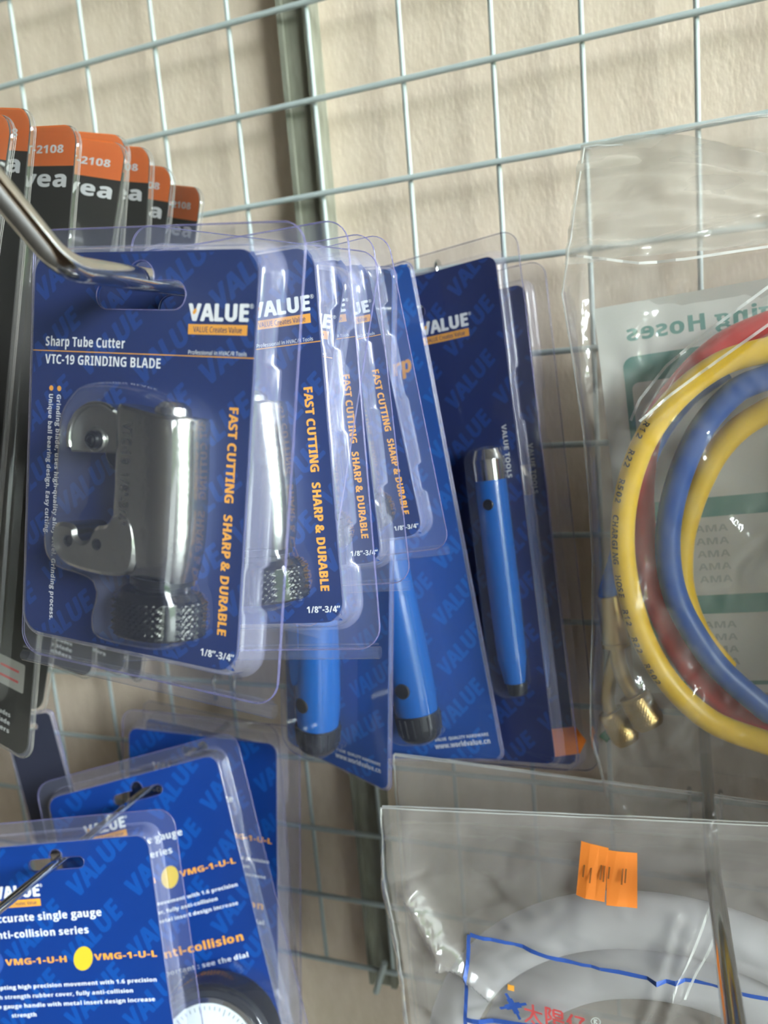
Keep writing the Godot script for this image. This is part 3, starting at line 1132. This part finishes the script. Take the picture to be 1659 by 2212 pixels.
func build_room() -> void:
	slab("wall_back", Vector3(-2.4, -1.6, -0.15), Vector3(2.8, 1.35, 0.0), M.wall, "cream plastered wall behind the wire mesh")
	slab("floor", Vector3(-2.4, -1.7, 0.0), Vector3(2.8, -1.6, 3.6), M.floor, "grey shop floor")
	slab("ceiling", Vector3(-2.4, 1.35, -0.15), Vector3(2.8, 1.5, 3.6), M.room, "pale shop ceiling")
	slab("wall_left", Vector3(-2.55, -1.6, -0.15), Vector3(-2.4, 1.35, 3.6), M.room, "pale side wall of the shop")
	slab("wall_front", Vector3(-2.4, -1.6, 3.6), Vector3(2.8, 1.35, 3.75), M.room, "pale wall behind the viewer")
	var rw := metres()   # the open shop front at the right: short walls and a beam round the opening
	rw.box(Vector3(2.8, -1.6, -0.15), Vector3(2.95, 1.35, 0.35))
	rw.box(Vector3(2.8, -1.6, 2.9), Vector3(2.95, 1.35, 3.75))
	rw.box(Vector3(2.8, 1.2, 0.35), Vector3(2.95, 1.35, 2.9))
	struct("wall_right", rw, M.room, "wall with the open shop front")
	var hg := thing("added_hedge", "green clipped hedgerow, unseen, added across the street to block low sky", "added_hedge")  # added out of view: blocks low sky and tints reflections green
	var f := FastNoiseLite.new()
	f.seed = 4
	f.frequency = 1.4
	var rows := []
	for j in 13:
		var row := PackedVector3Array()
		for i in 81:
			var z := -9.0 + i * 0.3
			var y := -1.71 + j * 0.24
			row.append(Vector3(10.5 - 0.5 * f.get_noise_2d(z, y * 2.0) + (0.5 if j == 12 else 0.0), y, z))
		rows.append(row)
	var hm := metres()
	hm.grid(rows, false, true)
	hm.box(Vector3(10.9, -1.71, -9.0), Vector3(12.0, 1.15, 15.0))
	part(hg, "foliage", hm, M.added_hedge)
	slab("trim_1", Vector3(-30, -1.75, -20), Vector3(40, -1.71, 30), M.street, "grey pavement outside the shop")

func build_shade_shelf() -> void:
	var sh := thing("shade_shelf", "brown wooden shelf unit, unseen, added right of the wire mesh to shade the wall", "shelf")  # out of view, added to keep side light off the lower wall
	for y in [-0.46, -0.80, -1.15]:
		var b := metres()
		b.box(Vector3(0.34, y - 0.02, 0.002), Vector3(1.10, y, 0.27))
		part(sh, "board", b, M.wood)
	for x in [0.34, 1.08]:
		var u := metres()
		u.box(Vector3(x, -1.6, 0.002), Vector3(x + 0.02, -0.20, 0.27))
		part(sh, "side_panel", u, M.wood)
	var at := [["cardboard box added unseen on the top shelf to shade the wall, next to the mesh", 0.365, -0.46, 0.34, 0.32], ["cardboard box added unseen on the top shelf to shade the wall, far from the mesh", 0.715, -0.46, 0.34, 0.30],
		["cardboard box added unseen on the middle shelf to shade the wall, next to the mesh", 0.365, -0.80, 0.34, 0.30], ["cardboard box added unseen on the middle shelf to shade the wall, far from the mesh", 0.715, -0.80, 0.34, 0.28]]
	for e in at:
		var o := thing("shade_carton", e[0], "box", "cartons added on the unseen shelf unit")  # unseen boxes, added as light blockers for the lower wall
		var b := metres()
		b.box(Vector3(e[1], e[2] + 0.0012, 0.006), Vector3(e[1] + e[3], e[2] + e[4], 0.265))
		part(o, "box", b, M.cardboard)
		var t := metres()
		t.box(Vector3(e[1], e[2] + e[4], 0.11), Vector3(e[1] + e[3], e[2] + e[4] + 0.0006, 0.16))
		part(o, "tape", t, M.tape)

func build_mesh_panel() -> void:
	var po := thing("steel_post", "grey green steel channel post screwed to the wall behind the mesh", "post")
	var a := metres()
	a.box(Vector3(-0.1165, -0.6185, 0.0), Vector3(-0.0965, 0.5, 0.0125))
	part(po, "channel", a, M.post)
	var lip := metres()
	lip.box(Vector3(-0.1165, -0.6185, 0.0125), Vector3(-0.1135, 0.5, 0.0145))
	lip.box(Vector3(-0.1005, -0.6185, 0.0125), Vector3(-0.0965, 0.5, 0.0145))
	part(po, "flange", lip, M.post)
	var g := thing("wire_mesh_panel", "white coated welded wire mesh fixed in front of the cream wall", "wire panel")
	var xs := [-0.4045, -0.3525, -0.3, -0.2473, -0.1965, -0.1455, -0.0959, -0.0429, 0.0062, 0.051, 0.1037, 0.155, 0.205, 0.256]
	for x in xs:
		var mb := metres()
		mb.tube(PackedVector3Array([Vector3(x, -0.601, 0.0185), Vector3(x, -0.25, 0.0185), Vector3(x, 0.16, 0.0185)]), 0.00135, 10)
		part(g, "upright_wire", mb, M.wire)
	for i in range(-3, 13):
		var mb := metres()
		mb.tube(PackedVector3Array([Vector3(-0.45, -0.05 * i, 0.0212), Vector3(-0.1, -0.05 * i, 0.0212), Vector3(0.30, -0.05 * i, 0.0212)]), 0.00165, 10)
		part(g, "cross_wire", mb, M.wire)
	var st := metres()
	st.tube(PackedVector3Array([Vector3(-0.0985, -0.589, 0.026), Vector3(-0.107, -0.6135, 0.0255)]), 0.0022, 8)
	part(g, "tie", st, M.wire, "short bent wire tie at the foot of the post")

func build_packs() -> void:
	# hooks
	hook("long thick chrome hook holding the blue tube cutter packs", -0.0385, -0.1765, 0.296, 0.0031, [42.0, 0.018, 0.045], -0.15)
	hook("chrome hook behind the orange topped packs", -0.190, -0.0945, 0.235, 0.0026, [[0.0, 0.003, 0.006], [0.0, 0.018, 0.014]], -0.15)
	hook("thin chrome hook holding the pressure gauge packs", -0.199, -0.4285, 0.215, 0.0022, [[0.0, -0.0008, 0.012], [0.0, 0.002, 0.02], [0.0, 0.012, 0.028]], -0.4)
	# tube cutters
	var t := cutter_pack()
	t.set_meta("label", "frontmost blue tube cutter pack, whole cutter and heading in view")
	pose(t, [-0.0375, -0.1617, 0.2649, -0.0272, -0.1208, -0.1206])
	var list := [
		["second blue tube cutter pack, directly behind the front one", [-0.0402, -0.1622, 0.2381, 0.0807, -0.1041, 0.0273]],
		["third tube cutter pack, tipped clockwise with its right corner low", [-0.0387, -0.1576, 0.2117, 0.1008, -0.0873, -0.2318]],
		["fourth tube cutter pack, mostly hidden, hanging straight", [-0.0507, -0.1581, 0.1899, 0.0960, -0.0135, 0.0344]],
		["rearmost tube cutter pack, leaning right against the deburring tools", [-0.0517, -0.1583, 0.1713, 0.1101, 0.1460, 0.0952]]]
	for e in list:
		pose(copy(t, "tube_cutter_pack", e[0]), e[1])
	# deburring tools on the same hook
	var r := reamer_pack()
	r.set_meta("label", "bright blue deburring tool pack twisted left, its lower edge slanting")
	pose(r, [-0.0527, -0.1562, 0.1146, -0.3400, 0.0004, -0.1174])
	pose(copy(r, "deburring_tool_pack", "bright blue deburring tool pack with orange lettering, leaning right"), [-0.0643, -0.1563, 0.0720, -0.1015, -0.0584, 0.1486])
	var s := swivel_pack()
	s.set_meta("label", "dark blue pack with slim blue tool behind the deburring packs")
	pose(s, [-0.0279, -0.1463, 0.0534, -0.1663, -0.0834, 0.0988])
	var s2 := copy(s, "swivel_tool_pack", "hindmost dark blue pack with an orange sticker near its foot")
	pose(s2, [-0.0197, -0.1582, 0.0286, -0.1321, -0.0935, 0.0891])
	var st := MB.new()
	st.prism(PackedVector2Array([Vector2(28, -257), Vector2(43, -254), Vector2(47, -247), Vector2(42, -240), Vector2(28, -242)]), 7.2, 7.4)
	part(s2, "price_sticker", st, M.sticker, "orange price sticker")
	# gauges
	var g := gauge_pack()
	g.set_meta("label", "front blue pressure gauge pack on the thin lower hook")
	pose(g, [-0.2051, -0.4116, 0.1743, 0.2147, -0.1674, 0.0849])
	for e in [["tilted blue gauge pack right behind the front gauge pack", [-0.2042, -0.4087, 0.1145, 0.2315, -0.2593, 0.2262]],
			["third gauge pack, its pale blue top edge nearly level", [-0.1820, -0.4018, 0.0710, 0.0261, -0.1609, -0.0283]],
			["hindmost gauge pack, only a strip of blue top showing", [-0.2068, -0.4150, 0.0375, -0.2088, -0.0560, 0.0124]]]:
		pose(copy(g, "gauge_pack", e[0]), e[1])
	var np := thing("narrow_navy_pack", "narrow dark navy pack hanging below the orange topped packs", "tool pack")
	var nd := {"w": 34.0, "h": 96.0, "r": 4.0, "tray": [-16.2, -95, 16.2, -0.8], "tr": 3.6, "lift": 1.6, "slot": euro_slot(0.0, -9.0, 12.0, 4.0, 2.2), "clear": M.shell, "clear_back": M.shell_back, "rim": M.rim, "fold": false}
	var nm := MB.new()
	nm.prism(rrect(-15.2, -94, 15.2, -1.4, 3), 0.6, 1.1, [nd.slot])
	part(np, "card", nm, M.card_dark)
	shells(np, nd)
	pose(np, [-0.2841, -0.3891, 0.1100, 0.25, 0.0, 0.10])
	# orange topped packs
	var o := orange_pack()
	o.set_meta("label", "nearest orange topped black pack at the left picture edge")
	pose(o, [-0.1887, -0.0826, 0.1902, -0.1591, -0.1327, -0.3041])
	for e in [["second orange topped pack, beside the left picture edge", [-0.1927, -0.0777, 0.1760, -0.1677, -0.1006, -0.2527]],
			["third orange topped pack, its black foot reaching lowest", [-0.1830, -0.0849, 0.1625, -0.1746, -0.1199, -0.1955]],
			["fourth orange topped pack, lettering slanting down to the right", [-0.1849, -0.0799, 0.1348, -0.0475, -0.1019, -0.2828]],
			["fifth orange topped pack, a sliver of orange above the fourth", [-0.1949, -0.0730, 0.1237, -0.0224, -0.0084, -0.2473]],
			["sixth orange topped pack, third from the wall", [-0.1907, -0.0768, 0.1059, -0.1338, -0.0198, -0.2310]],
			["seventh orange topped pack, second from the wall", [-0.1884, -0.0809, 0.0889, -0.1755, -0.0483, -0.2828]],
			["hindmost orange topped pack, darkest orange, nearest the wall", [-0.1736, -0.0915, 0.0718, -0.3894, -0.1153, -0.2734]]]:
		pose(copy(o, "orange_top_pack", e[0]), e[1])

func build_hoses() -> void:
	var cz := Vector3(0.1556, -0.29, 0.1)
	var y1 := spline([Vector3(0.1260, -0.2084, 0.105), Vector3(0.1093, -0.2123, 0.105), Vector3(0.0934, -0.2232, 0.105), Vector3(0.0803, -0.2396, 0.105), Vector3(0.0723, -0.2591, 0.105), Vector3(0.0687, -0.2813, 0.105), Vector3(0.0699, -0.3042, 0.105), Vector3(0.0760, -0.3294, 0.105), Vector3(0.0871, -0.3503, 0.105), Vector3(0.1038, -0.3663, 0.105), Vector3(0.1255, -0.3741, 0.105)])
	y1 = extend_arc(extend_arc(y1, cz, 0.085, 0.105, false, -1.9), cz, 0.085, 0.105, true, 1.3)
	hose("charging_hose", "yellow charging hose with black lettering, outermost coil in the bag", y1, M.hose_yellow, 0.0051, "R12  R22  R502  CHARGING  HOSE  R12  R22  R502")
	var rd := spline([Vector3(0.1270, -0.1982, 0.0935), Vector3(0.1099, -0.2049, 0.0935), Vector3(0.0935, -0.2198, 0.0935), Vector3(0.0812, -0.2387, 0.0935), Vector3(0.0770, -0.2608, 0.0935), Vector3(0.0770, -0.2837, 0.0935), Vector3(0.0797, -0.3071, 0.0935), Vector3(0.0861, -0.3285, 0.0935), Vector3(0.0973, -0.3498, 0.0935), Vector3(0.1124, -0.3650, 0.0935), Vector3(0.1275, -0.3720, 0.0935)])
	rd = extend_arc(extend_arc(rd, cz, 0.086, 0.0935, false, -1.9), cz, 0.082, 0.0935, true, 1.3)
	hose("charging_hose", "red charging hose between the yellow and blue coils", rd, M.hose_red, 0.0053, "")
	var bl := spline([Vector3(0.1260, -0.2192, 0.104), Vector3(0.1144, -0.2238, 0.104), Vector3(0.1020, -0.2371, 0.104), Vector3(0.0937, -0.2541, 0.104), Vector3(0.0883, -0.2737, 0.104), Vector3(0.0870, -0.2919, 0.104), Vector3(0.0898, -0.3104, 0.104), Vector3(0.0970, -0.3268, 0.104), Vector3(0.1078, -0.3431, 0.104), Vector3(0.1256, -0.3600, 0.104)])
	bl = extend_arc(extend_arc(bl, cz, 0.072, 0.104, false, -1.9), cz, 0.072, 0.104, true, 1.3)
	hose("charging_hose", "blue charging hose, inner coil beside the red one", bl, M.hose_blue, 0.0052, "")
	var y2 := spline([Vector3(0.1271, -0.2330, 0.0915), Vector3(0.1167, -0.2395, 0.0915), Vector3(0.1076, -0.2495, 0.0915), Vector3(0.1005, -0.2630, 0.0915), Vector3(0.0955, -0.2770, 0.0915), Vector3(0.0925, -0.2910, 0.0915), Vector3(0.0925, -0.3100, 0.0915), Vector3(0.0985, -0.3300, 0.0915), Vector3(0.1100, -0.3470, 0.0915)])
	y2 = extend_arc(y2, cz, 0.062, 0.0915, false, -1.9)
	hose("charging_hose", "inner turn of yellow hose behind the blue coil", y2, M.hose_yellow, 0.0052, "")
	# hose ends with brass fittings, hanging at the left of the coil
	var e1 := thing("hose_end", "blue hose end with bent brass fitting and knurled nut", "hose fitting")
	var t1 := metres()
	t1.tube(spline([Vector3(0.1115, -0.2150, 0.0815), Vector3(0.0960, -0.2255, 0.0815), Vector3(0.0835, -0.2415, 0.0815), Vector3(0.0755, -0.2600, 0.0815), Vector3(0.0705, -0.2813, 0.0820), Vector3(0.0645, -0.3010, 0.0835), Vector3(0.0606, -0.3130, 0.085), Vector3(0.0602, -0.3190, 0.086)]), 0.0050, 16)
	part(e1, "hose", t1, M.hose_blue)
	var f1 := metres()
	f1.tube(PackedVector3Array([Vector3(0.0601, -0.3150, 0.086), Vector3(0.0606, -0.3180, 0.086), Vector3(0.0618, -0.3290, 0.087), Vector3(0.0627, -0.3375, 0.088)]), 0.0060, 20)
	f1.tube(PackedVector3Array([Vector3(0.0626, -0.3368, 0.088), Vector3(0.0629, -0.3390, 0.088)]), 0.0066, 20)
	part(e1, "ferrule", f1, M.brass)
	var b1 := metres()
	b1.tube(spline([Vector3(0.0628, -0.3380, 0.088), Vector3(0.0637, -0.3460, 0.089), Vector3(0.0662, -0.3550, 0.090), Vector3(0.0705, -0.3625, 0.091)]), 0.0036, 16)
	part(e1, "bent_tube", b1, M.brass)
	var n1 := metres()
	nut(n1, Vector3(0.0700, -0.3618, 0.091), Vector3(0.0775, -0.3760, 0.093), 0.0076)
	part(e1, "knurled_nut", n1, M.brass)
	var e2 := thing("hose_end", "second knurled brass nut half hidden below the first", "hose fitting")
	var n2 := metres()
	nut(n2, Vector3(0.0588, -0.3740, 0.083), Vector3(0.0665, -0.3890, 0.084), 0.0070)
	part(e2, "knurled_nut", n2, M.brass)
	var t2 := metres()
	t2.tube(spline([Vector3(0.0600, -0.3770, 0.083), Vector3(0.0575, -0.3690, 0.082), Vector3(0.0595, -0.3560, 0.080), Vector3(0.0640, -0.3400, 0.080), Vector3(0.0720, -0.3200, 0.082)]), 0.0034, 14)
	part(e2, "bent_tube", t2, M.brass)
	var gp := metres()
	gp.tube(PackedVector3Array([Vector3(0.0545, -0.3860, 0.082), Vector3(0.0580, -0.3885, 0.083)]), 0.0028, 12)
	part(e2, "green_cap", gp, M.green_plastic)
	# printed leaflet behind the coil
	var lf := thing("leaflet", "white paper leaflet with pale green print behind the hoses", "leaflet")
	var lm := MB.new()
	lm.prism(rrect(0, -186, 148, 0, 1), 0, 0.25)
	part(lf, "sheet", lm, M.paper)
	lf.transform = Transform3D(Basis.from_euler(Vector3(0.0, 0.0, 0.07), EULER_ORDER_YXZ), Vector3(0.0570, -0.1835, 0.0712))
	var tm := MB.new()
	txt(tm, "Charging Hoses", 101, -17, 7.0, 88, 0, 0.32, true, 0.4, 0.0, true)
	var ring := Geometry2D.clip_polygons(rrect(10, -182, 104, -24, 5), rrect(13, -180, 101, -36, 3))
	for p in ring:
		if not Geometry2D.is_polygon_clockwise(p):
			tm.face(MB.bridge(rrect(10, -182, 104, -24, 5), [rrect(13, -180, 101, -36, 3)]), 0.32)
			break
	for y in [-92.0, -138.0]:
		flat_rect(tm, 13, y - 9, 101, y, 0.32)
	part(lf, "green_print", tm, M.teal_ink)
	var gm := MB.new()
	for i in 9:
		var y := -108.0 - i * 6.0 - (16.0 if i > 4 else 0.0)
		txt(gm, ["AM-14A", "AM-24A", "AM-34A", "AM-44A", "AMT-HYR", "72-BYH-9", "72-BYH-6", "24-HYH-3", "18-HYH-3"][i], 92, y, 3.2, 26, 0, 0.32, true, 0.0, 0.0, true)
		txt(gm, "AMA", 48, y, 3.2, 14, 0, 0.32, true, 0.0, 0.0, true)
	part(lf, "grey_print", gm, M.grey_ink)
	# the bag
	var o := thing("hose_bag", "clear creased bag around the coloured charging hoses", "plastic bag")
	var b := Bag.new()
	b.setup(21)
	b.tl = Vector3(0.0535, -0.1185, 0.088)
	b.tr = Vector3(0.270, -0.1230, 0.088)
	b.bl = Vector3(0.0530, -0.4120, 0.090)
	b.br = Vector3(0.270, -0.4120, 0.090)
	b.left = [0.004, -0.002, -0.0075, -0.004, -0.001, 0.0005, 0.001, 0.0, -0.002, -0.003, 0.004]
	b.header = 0.06
	b.bulge = 0.0225
	b.crease = 0.006
	b.sway = 0.008
	b.ridges = [[Vector2(0.0770, -0.2330), Vector2(0.0930, -0.2080), 0.005, 0.004], [Vector2(0.0930, -0.2080), Vector2(0.1350, -0.1860), 0.005, 0.004], [Vector2(0.0800, -0.2350), Vector2(0.1330, -0.1960), 0.004, 0.003], [Vector2(0.0500, -0.1590), Vector2(0.0800, -0.1640), 0.004, 0.004], [Vector2(0.0800, -0.1640), Vector2(0.1400, -0.1540), 0.004, 0.004], [Vector2(0.0560, -0.1700), Vector2(0.0560, -0.2300), 0.004, 0.004]]
	bag_film(o, b, "film_front", 1.0, M.film)
	bag_film(o, b, "film_back", -1.0, M.film)
	bag_edge(o, b)
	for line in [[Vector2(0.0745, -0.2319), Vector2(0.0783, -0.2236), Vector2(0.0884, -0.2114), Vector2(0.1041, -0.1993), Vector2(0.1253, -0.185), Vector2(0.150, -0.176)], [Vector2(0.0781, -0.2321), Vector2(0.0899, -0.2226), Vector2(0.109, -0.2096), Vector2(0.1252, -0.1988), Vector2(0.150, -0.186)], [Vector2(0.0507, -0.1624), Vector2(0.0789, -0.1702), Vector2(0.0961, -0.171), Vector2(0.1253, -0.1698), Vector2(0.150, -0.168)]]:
		var fold_glint := metres()
		bag_line(fold_glint, b, line, 0.0011)  # pale strip paints the highlight along a crease of the film
		part(o, "fold", fold_glint, M.film_edge, "whitish strip painting the bright line along a film fold")
	var c := Bag.new()
	c.setup(5)
	c.tl = Vector3(0.0560, -0.1170, 0.082)
	c.tr = Vector3(0.270, -0.1190, 0.075)
	c.bl = Vector3(0.0470, -0.1640, 0.0875)
	c.br = Vector3(0.270, -0.1740, 0.090)
	c.header = 2.0
	c.crease = 0.0008
	c.sway = 0.010
	var rows := []
	for j in 31:
		var row := PackedVector3Array()
		for i in 61:
			var u := i / 60.0
			var v := 1.0 - j / 30.0
			var q := c.at(u, v, 1.0)
			q.y -= (1.0 - v) * 0.022 * smoothstep(0.05, 0.5, u) * (1.0 - smoothstep(0.55, 0.95, u))
			row.append(q + Vector3(0, 0, 0.004))
		rows.append(row)
	var fm := metres()
	fm.grid(rows)
	part(o, "header_flap", fm, M.film_frost, "frosted folded header of the bag")

func nut(mb: MB, a: Vector3, b: Vector3, r: float) -> void:
	var ax := (b - a).normalized()
	var u := ax.cross(Vector3(0, 0.3, 1)).normalized()
	var w := ax.cross(u)
	var len := a.distance_to(b)
	var rows := []
	for i in 27:
		var f := i / 26.0
		var row := PackedVector3Array()
		for j in 96:
			var t := TAU * j / 96
			var p := absf(fposmod(t / TAU * 30 + f * 8.0, 1.0) - 0.5) * 2.0
			var q := absf(fposmod(t / TAU * 30 - f * 8.0, 1.0) - 0.5) * 2.0
			var rr := r * (0.955 + 0.05 * minf(p, q))
			if f < 0.06 or f > 0.88:
				rr = r * (0.90 if f < 0.06 else lerpf(0.95, 0.80, (f - 0.88) / 0.12))
			row.append(a + ax * len * f + (u * cos(t) + w * sin(t)) * rr)
		rows.append(row)
	mb.grid(rows, true)
	for j in 96:
		mb.tri(a, rows[0][(j + 1) % 96], rows[0][j])
		mb.tri(b, rows[26][j], rows[26][(j + 1) % 96])

func hose(called: String, label: String, path: PackedVector3Array, m: Material, r: float, s: String) -> void:
	var o := thing(called, label, "hose", "hoses in the clear bag")
	var mb := metres()
	mb.tube(path, r, 20)
	part(o, "tube", mb, m)
	if s:
		var pm := metres()
		var c := Vector3(0.1556, -0.29, 0.1)
		on_hose(pm, path, r, s, 0.215, 0.0030, func(p: Vector3) -> Vector3: return Vector3(p.x - c.x, p.y - c.y, 0).normalized() * 0.60 + Vector3(0, 0, 0.80))
		part(o, "lettering", pm, M.hose_print)

func build_lower_bags() -> void:
	hook("long chrome hook pointing at the viewer through the two lower bags", 0.1015, -0.4040, 0.150, 0.0029, [[0.0005, 0.010, 0.04], [0.0012, 0.030, 0.105], [0.0015, 0.045, 0.15]], -0.45)
	var specs := [
		["front clear bag with printed frame and orange sticker around pale hose", Vector3(-0.0345, -0.3945, 0.156), Vector3(0.215, -0.3745, 0.156), Vector3(-0.0340, -0.640, 0.140), Vector3(0.215, -0.640, 0.140), 33],
		["rear clear bag, its plain top edge above the front bag", Vector3(-0.0490, -0.3985, 0.100), Vector3(0.215, -0.4080, 0.100), Vector3(-0.0470, -0.650, 0.094), Vector3(0.215, -0.650, 0.094), 57]]
	for i in 2:
		var s: Array = specs[i]
		var o := thing("drain_hose_bag", s[0], "plastic bag", "lower clear bags on the right hook")
		var b := Bag.new()
		b.setup(s[5])
		b.tl = s[1]
		b.tr = s[2]
		b.bl = s[3]
		b.br = s[4]
		b.header = 0.02
		b.ramp = 0.08
		b.patch = 0.3
		b.bulge = 0.0132 if i == 0 else 0.004
		if i == 0:
			b.ridges = [[Vector2(-0.0180, -0.4230), Vector2(-0.0060, -0.4520), 0.008, 0.009], [Vector2(-0.0060, -0.4520), Vector2(0.0130, -0.4680), 0.006, 0.006], [Vector2(0.0880, -0.4150), Vector2(0.0720, -0.4780), 0.003, 0.003], [Vector2(0.0930, -0.4200), Vector2(0.0800, -0.4780), 0.003, 0.003]]
		b.crease = 0.0045 if i == 0 else 0.003
		b.left = [0.0, -0.0022, 0.0005, 0.001, 0.001, 0.0012, 0.002, 0.002] if i == 0 else [0.0, -0.003, -0.001]
		bag_film(o, b, "film_front", 1.0, M.film_milky)
		bag_film(o, b, "film_back", -1.0, M.film_milky)
		bag_edge(o, b)
		if i == 0:
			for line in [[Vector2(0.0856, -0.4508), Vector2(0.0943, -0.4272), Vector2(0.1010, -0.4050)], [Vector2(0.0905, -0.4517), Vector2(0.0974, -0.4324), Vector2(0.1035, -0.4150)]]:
				var fold_glint := metres()
				bag_line(fold_glint, b, line, 0.0009)  # highlight of the crease, painted on as a whitish strip
				part(o, "fold", fold_glint, M.film_edge, "whitish strip painting the bright line along a film fold")
			var bm := metres()
			bag_line(bm, b, [Vector2(0.0064, -0.4396), Vector2(0.0214, -0.4407), Vector2(0.0387, -0.4428), Vector2(0.0591, -0.4445), Vector2(0.0770, -0.4442), Vector2(0.0941, -0.4434), Vector2(0.1200, -0.4445), Vector2(0.150, -0.446)], 0.0018)
			bag_line(bm, b, [Vector2(0.0060, -0.4396), Vector2(0.0029, -0.4645), Vector2(0.0008, -0.4833), Vector2(0.0007, -0.495)], 0.0016)
			bag_line(bm, b, [Vector2(0.0012, -0.4830), Vector2(0.0191, -0.4808), Vector2(0.0390, -0.4779), Vector2(0.0616, -0.4767)], 0.0026)
			# four pointed star mark
			for k in 4:
				var a := deg_to_rad(25 + 90.0 * k)
				bag_line(bm, b, [Vector2(0.0228, -0.4703), Vector2(0.0228 + 0.0036 * cos(a), -0.4703 + 0.0036 * sin(a))], 0.0026, 0.0020)
				bag_line(bm, b, [Vector2(0.0228 + 0.0032 * cos(a), -0.4703 + 0.0032 * sin(a)), Vector2(0.0228 + 0.0064 * cos(a), -0.4703 + 0.0064 * sin(a))], 0.0013, 0.0020)
			part(o, "blue_print", bm, M.blue_ink)
			var om := metres()
			bag_line(om, b, [Vector2(0.0208, -0.4622), Vector2(0.0236, -0.4624)], 0.0026)
			part(o, "orange_dot", om, M.orange_ink)
			var rm := metres()
			var glyphs := [
				[[[0, 6.5], [10, 6.5]], [[5, 10], [5, 6.5], [3.6, 3.2], [0, 0]], [[5, 6.2], [7, 2.6], [10, 0]], [[3.6, 1.6], [5.2, 0.2]]],
				[[[0.4, 10], [0.4, 0]], [[0.4, 9.6], [3, 9.6], [1.8, 7], [3.2, 5], [1, 3.8]], [[4.4, 9.8], [4.4, 6.2], [9, 6.2], [9, 9.8], [4.4, 9.8]], [[4.4, 8], [9, 8]], [[3.6, 4.9], [10, 4.9]], [[5, 4.6], [4, 2.6], [9.4, 2.8], [9, 0.2], [7.6, 0.4]], [[6.4, 2.6], [4, 0.2]]],
				[[[3, 10], [0, 5.4]], [[1.8, 7.2], [1.8, 0]], [[4.2, 9.4], [9.2, 9.4], [6.8, 7]], [[6.8, 7], [6.8, 0.4], [5, 0.8]], [[3.6, 5], [10, 5]]]]
			for gi in 3:
				var org: Vector2 = Vector2(0.0275, -0.4765) + Vector2(0.0088, -0.0004) * gi
				for stroke in glyphs[gi]:
					var pts := []
					for q in stroke:
						pts.append(org + Vector2(q[0] * 0.00076, q[1] * 0.00098 - q[0] * 0.00006))
					bag_line(rm, b, pts, 0.0010, 0.0022)
			part(o, "red_print", rm, M.red_ink)
			var gm := metres()
			var cc := []
			for q in 13:
				cc.append(Vector2(0.0565 + 0.0018 * cos(TAU * q / 12), -0.4695 + 0.0018 * sin(TAU * q / 12)))
			bag_line(gm, b, cc, 0.0004, 0.0020)
			bag_line(gm, b, [Vector2(0.0559, -0.4706), Vector2(0.0559, -0.4685), Vector2(0.0570, -0.4688), Vector2(0.0560, -0.4695), Vector2(0.0572, -0.4706)], 0.0004, 0.0020)
			part(o, "registered_mark", gm, M.grey_ink)
			var sm := metres()
			bag_line(sm, b, [Vector2(0.0523, -0.4030), Vector2(0.0630, -0.4037)], 0.0148, 0.0026)
			bag_line(sm, b, [Vector2(0.0630, -0.4047), Vector2(0.0743, -0.4046)], 0.0156, 0.0026)
			var stk := part(o, "price_sticker", sm, M.sticker, "orange price sticker with faded digits")
			var im := metres()
			for q in [[0.0545, 0.0035], [0.0572, 0.0045], [0.0610, 0.0035], [0.0622, 0.004], [0.0640, 0.0032], [0.0690, 0.004], [0.0702, 0.0035]]:
				bag_line(im, b, [Vector2(q[0], -0.4012), Vector2(q[0] - 0.0003, -0.4012 - q[1])], 0.0006, 0.0032)
			part(stk, "digits", im, M.sticker_ink)
	# pale hose coils inside the bags
	for i in 2:
		var names := [["upper turn of pale plastic hose in the front bag", 0.1000, 0.0108], ["lower turn of pale plastic hose in the front bag", 0.0765, 0.0108]]
		var o := thing("drain_hose", names[i][0], "hose", "pale hose in the front bag")
		var path := PackedVector3Array()
		for s in 73:
			var a := deg_to_rad(200 - 220.0 * s / 72)
			var r: float = names[i][1]
			var hy := -0.5320 + r * sin(a)
			path.append(Vector3(0.085 + r * cos(a), hy, 0.156 - 0.016 * (-0.386 - hy) / 0.255))
		var mb := metres()
		mb.tube(path, names[i][2], 20)
		part(o, "tube", mb, M.pvc_hose)
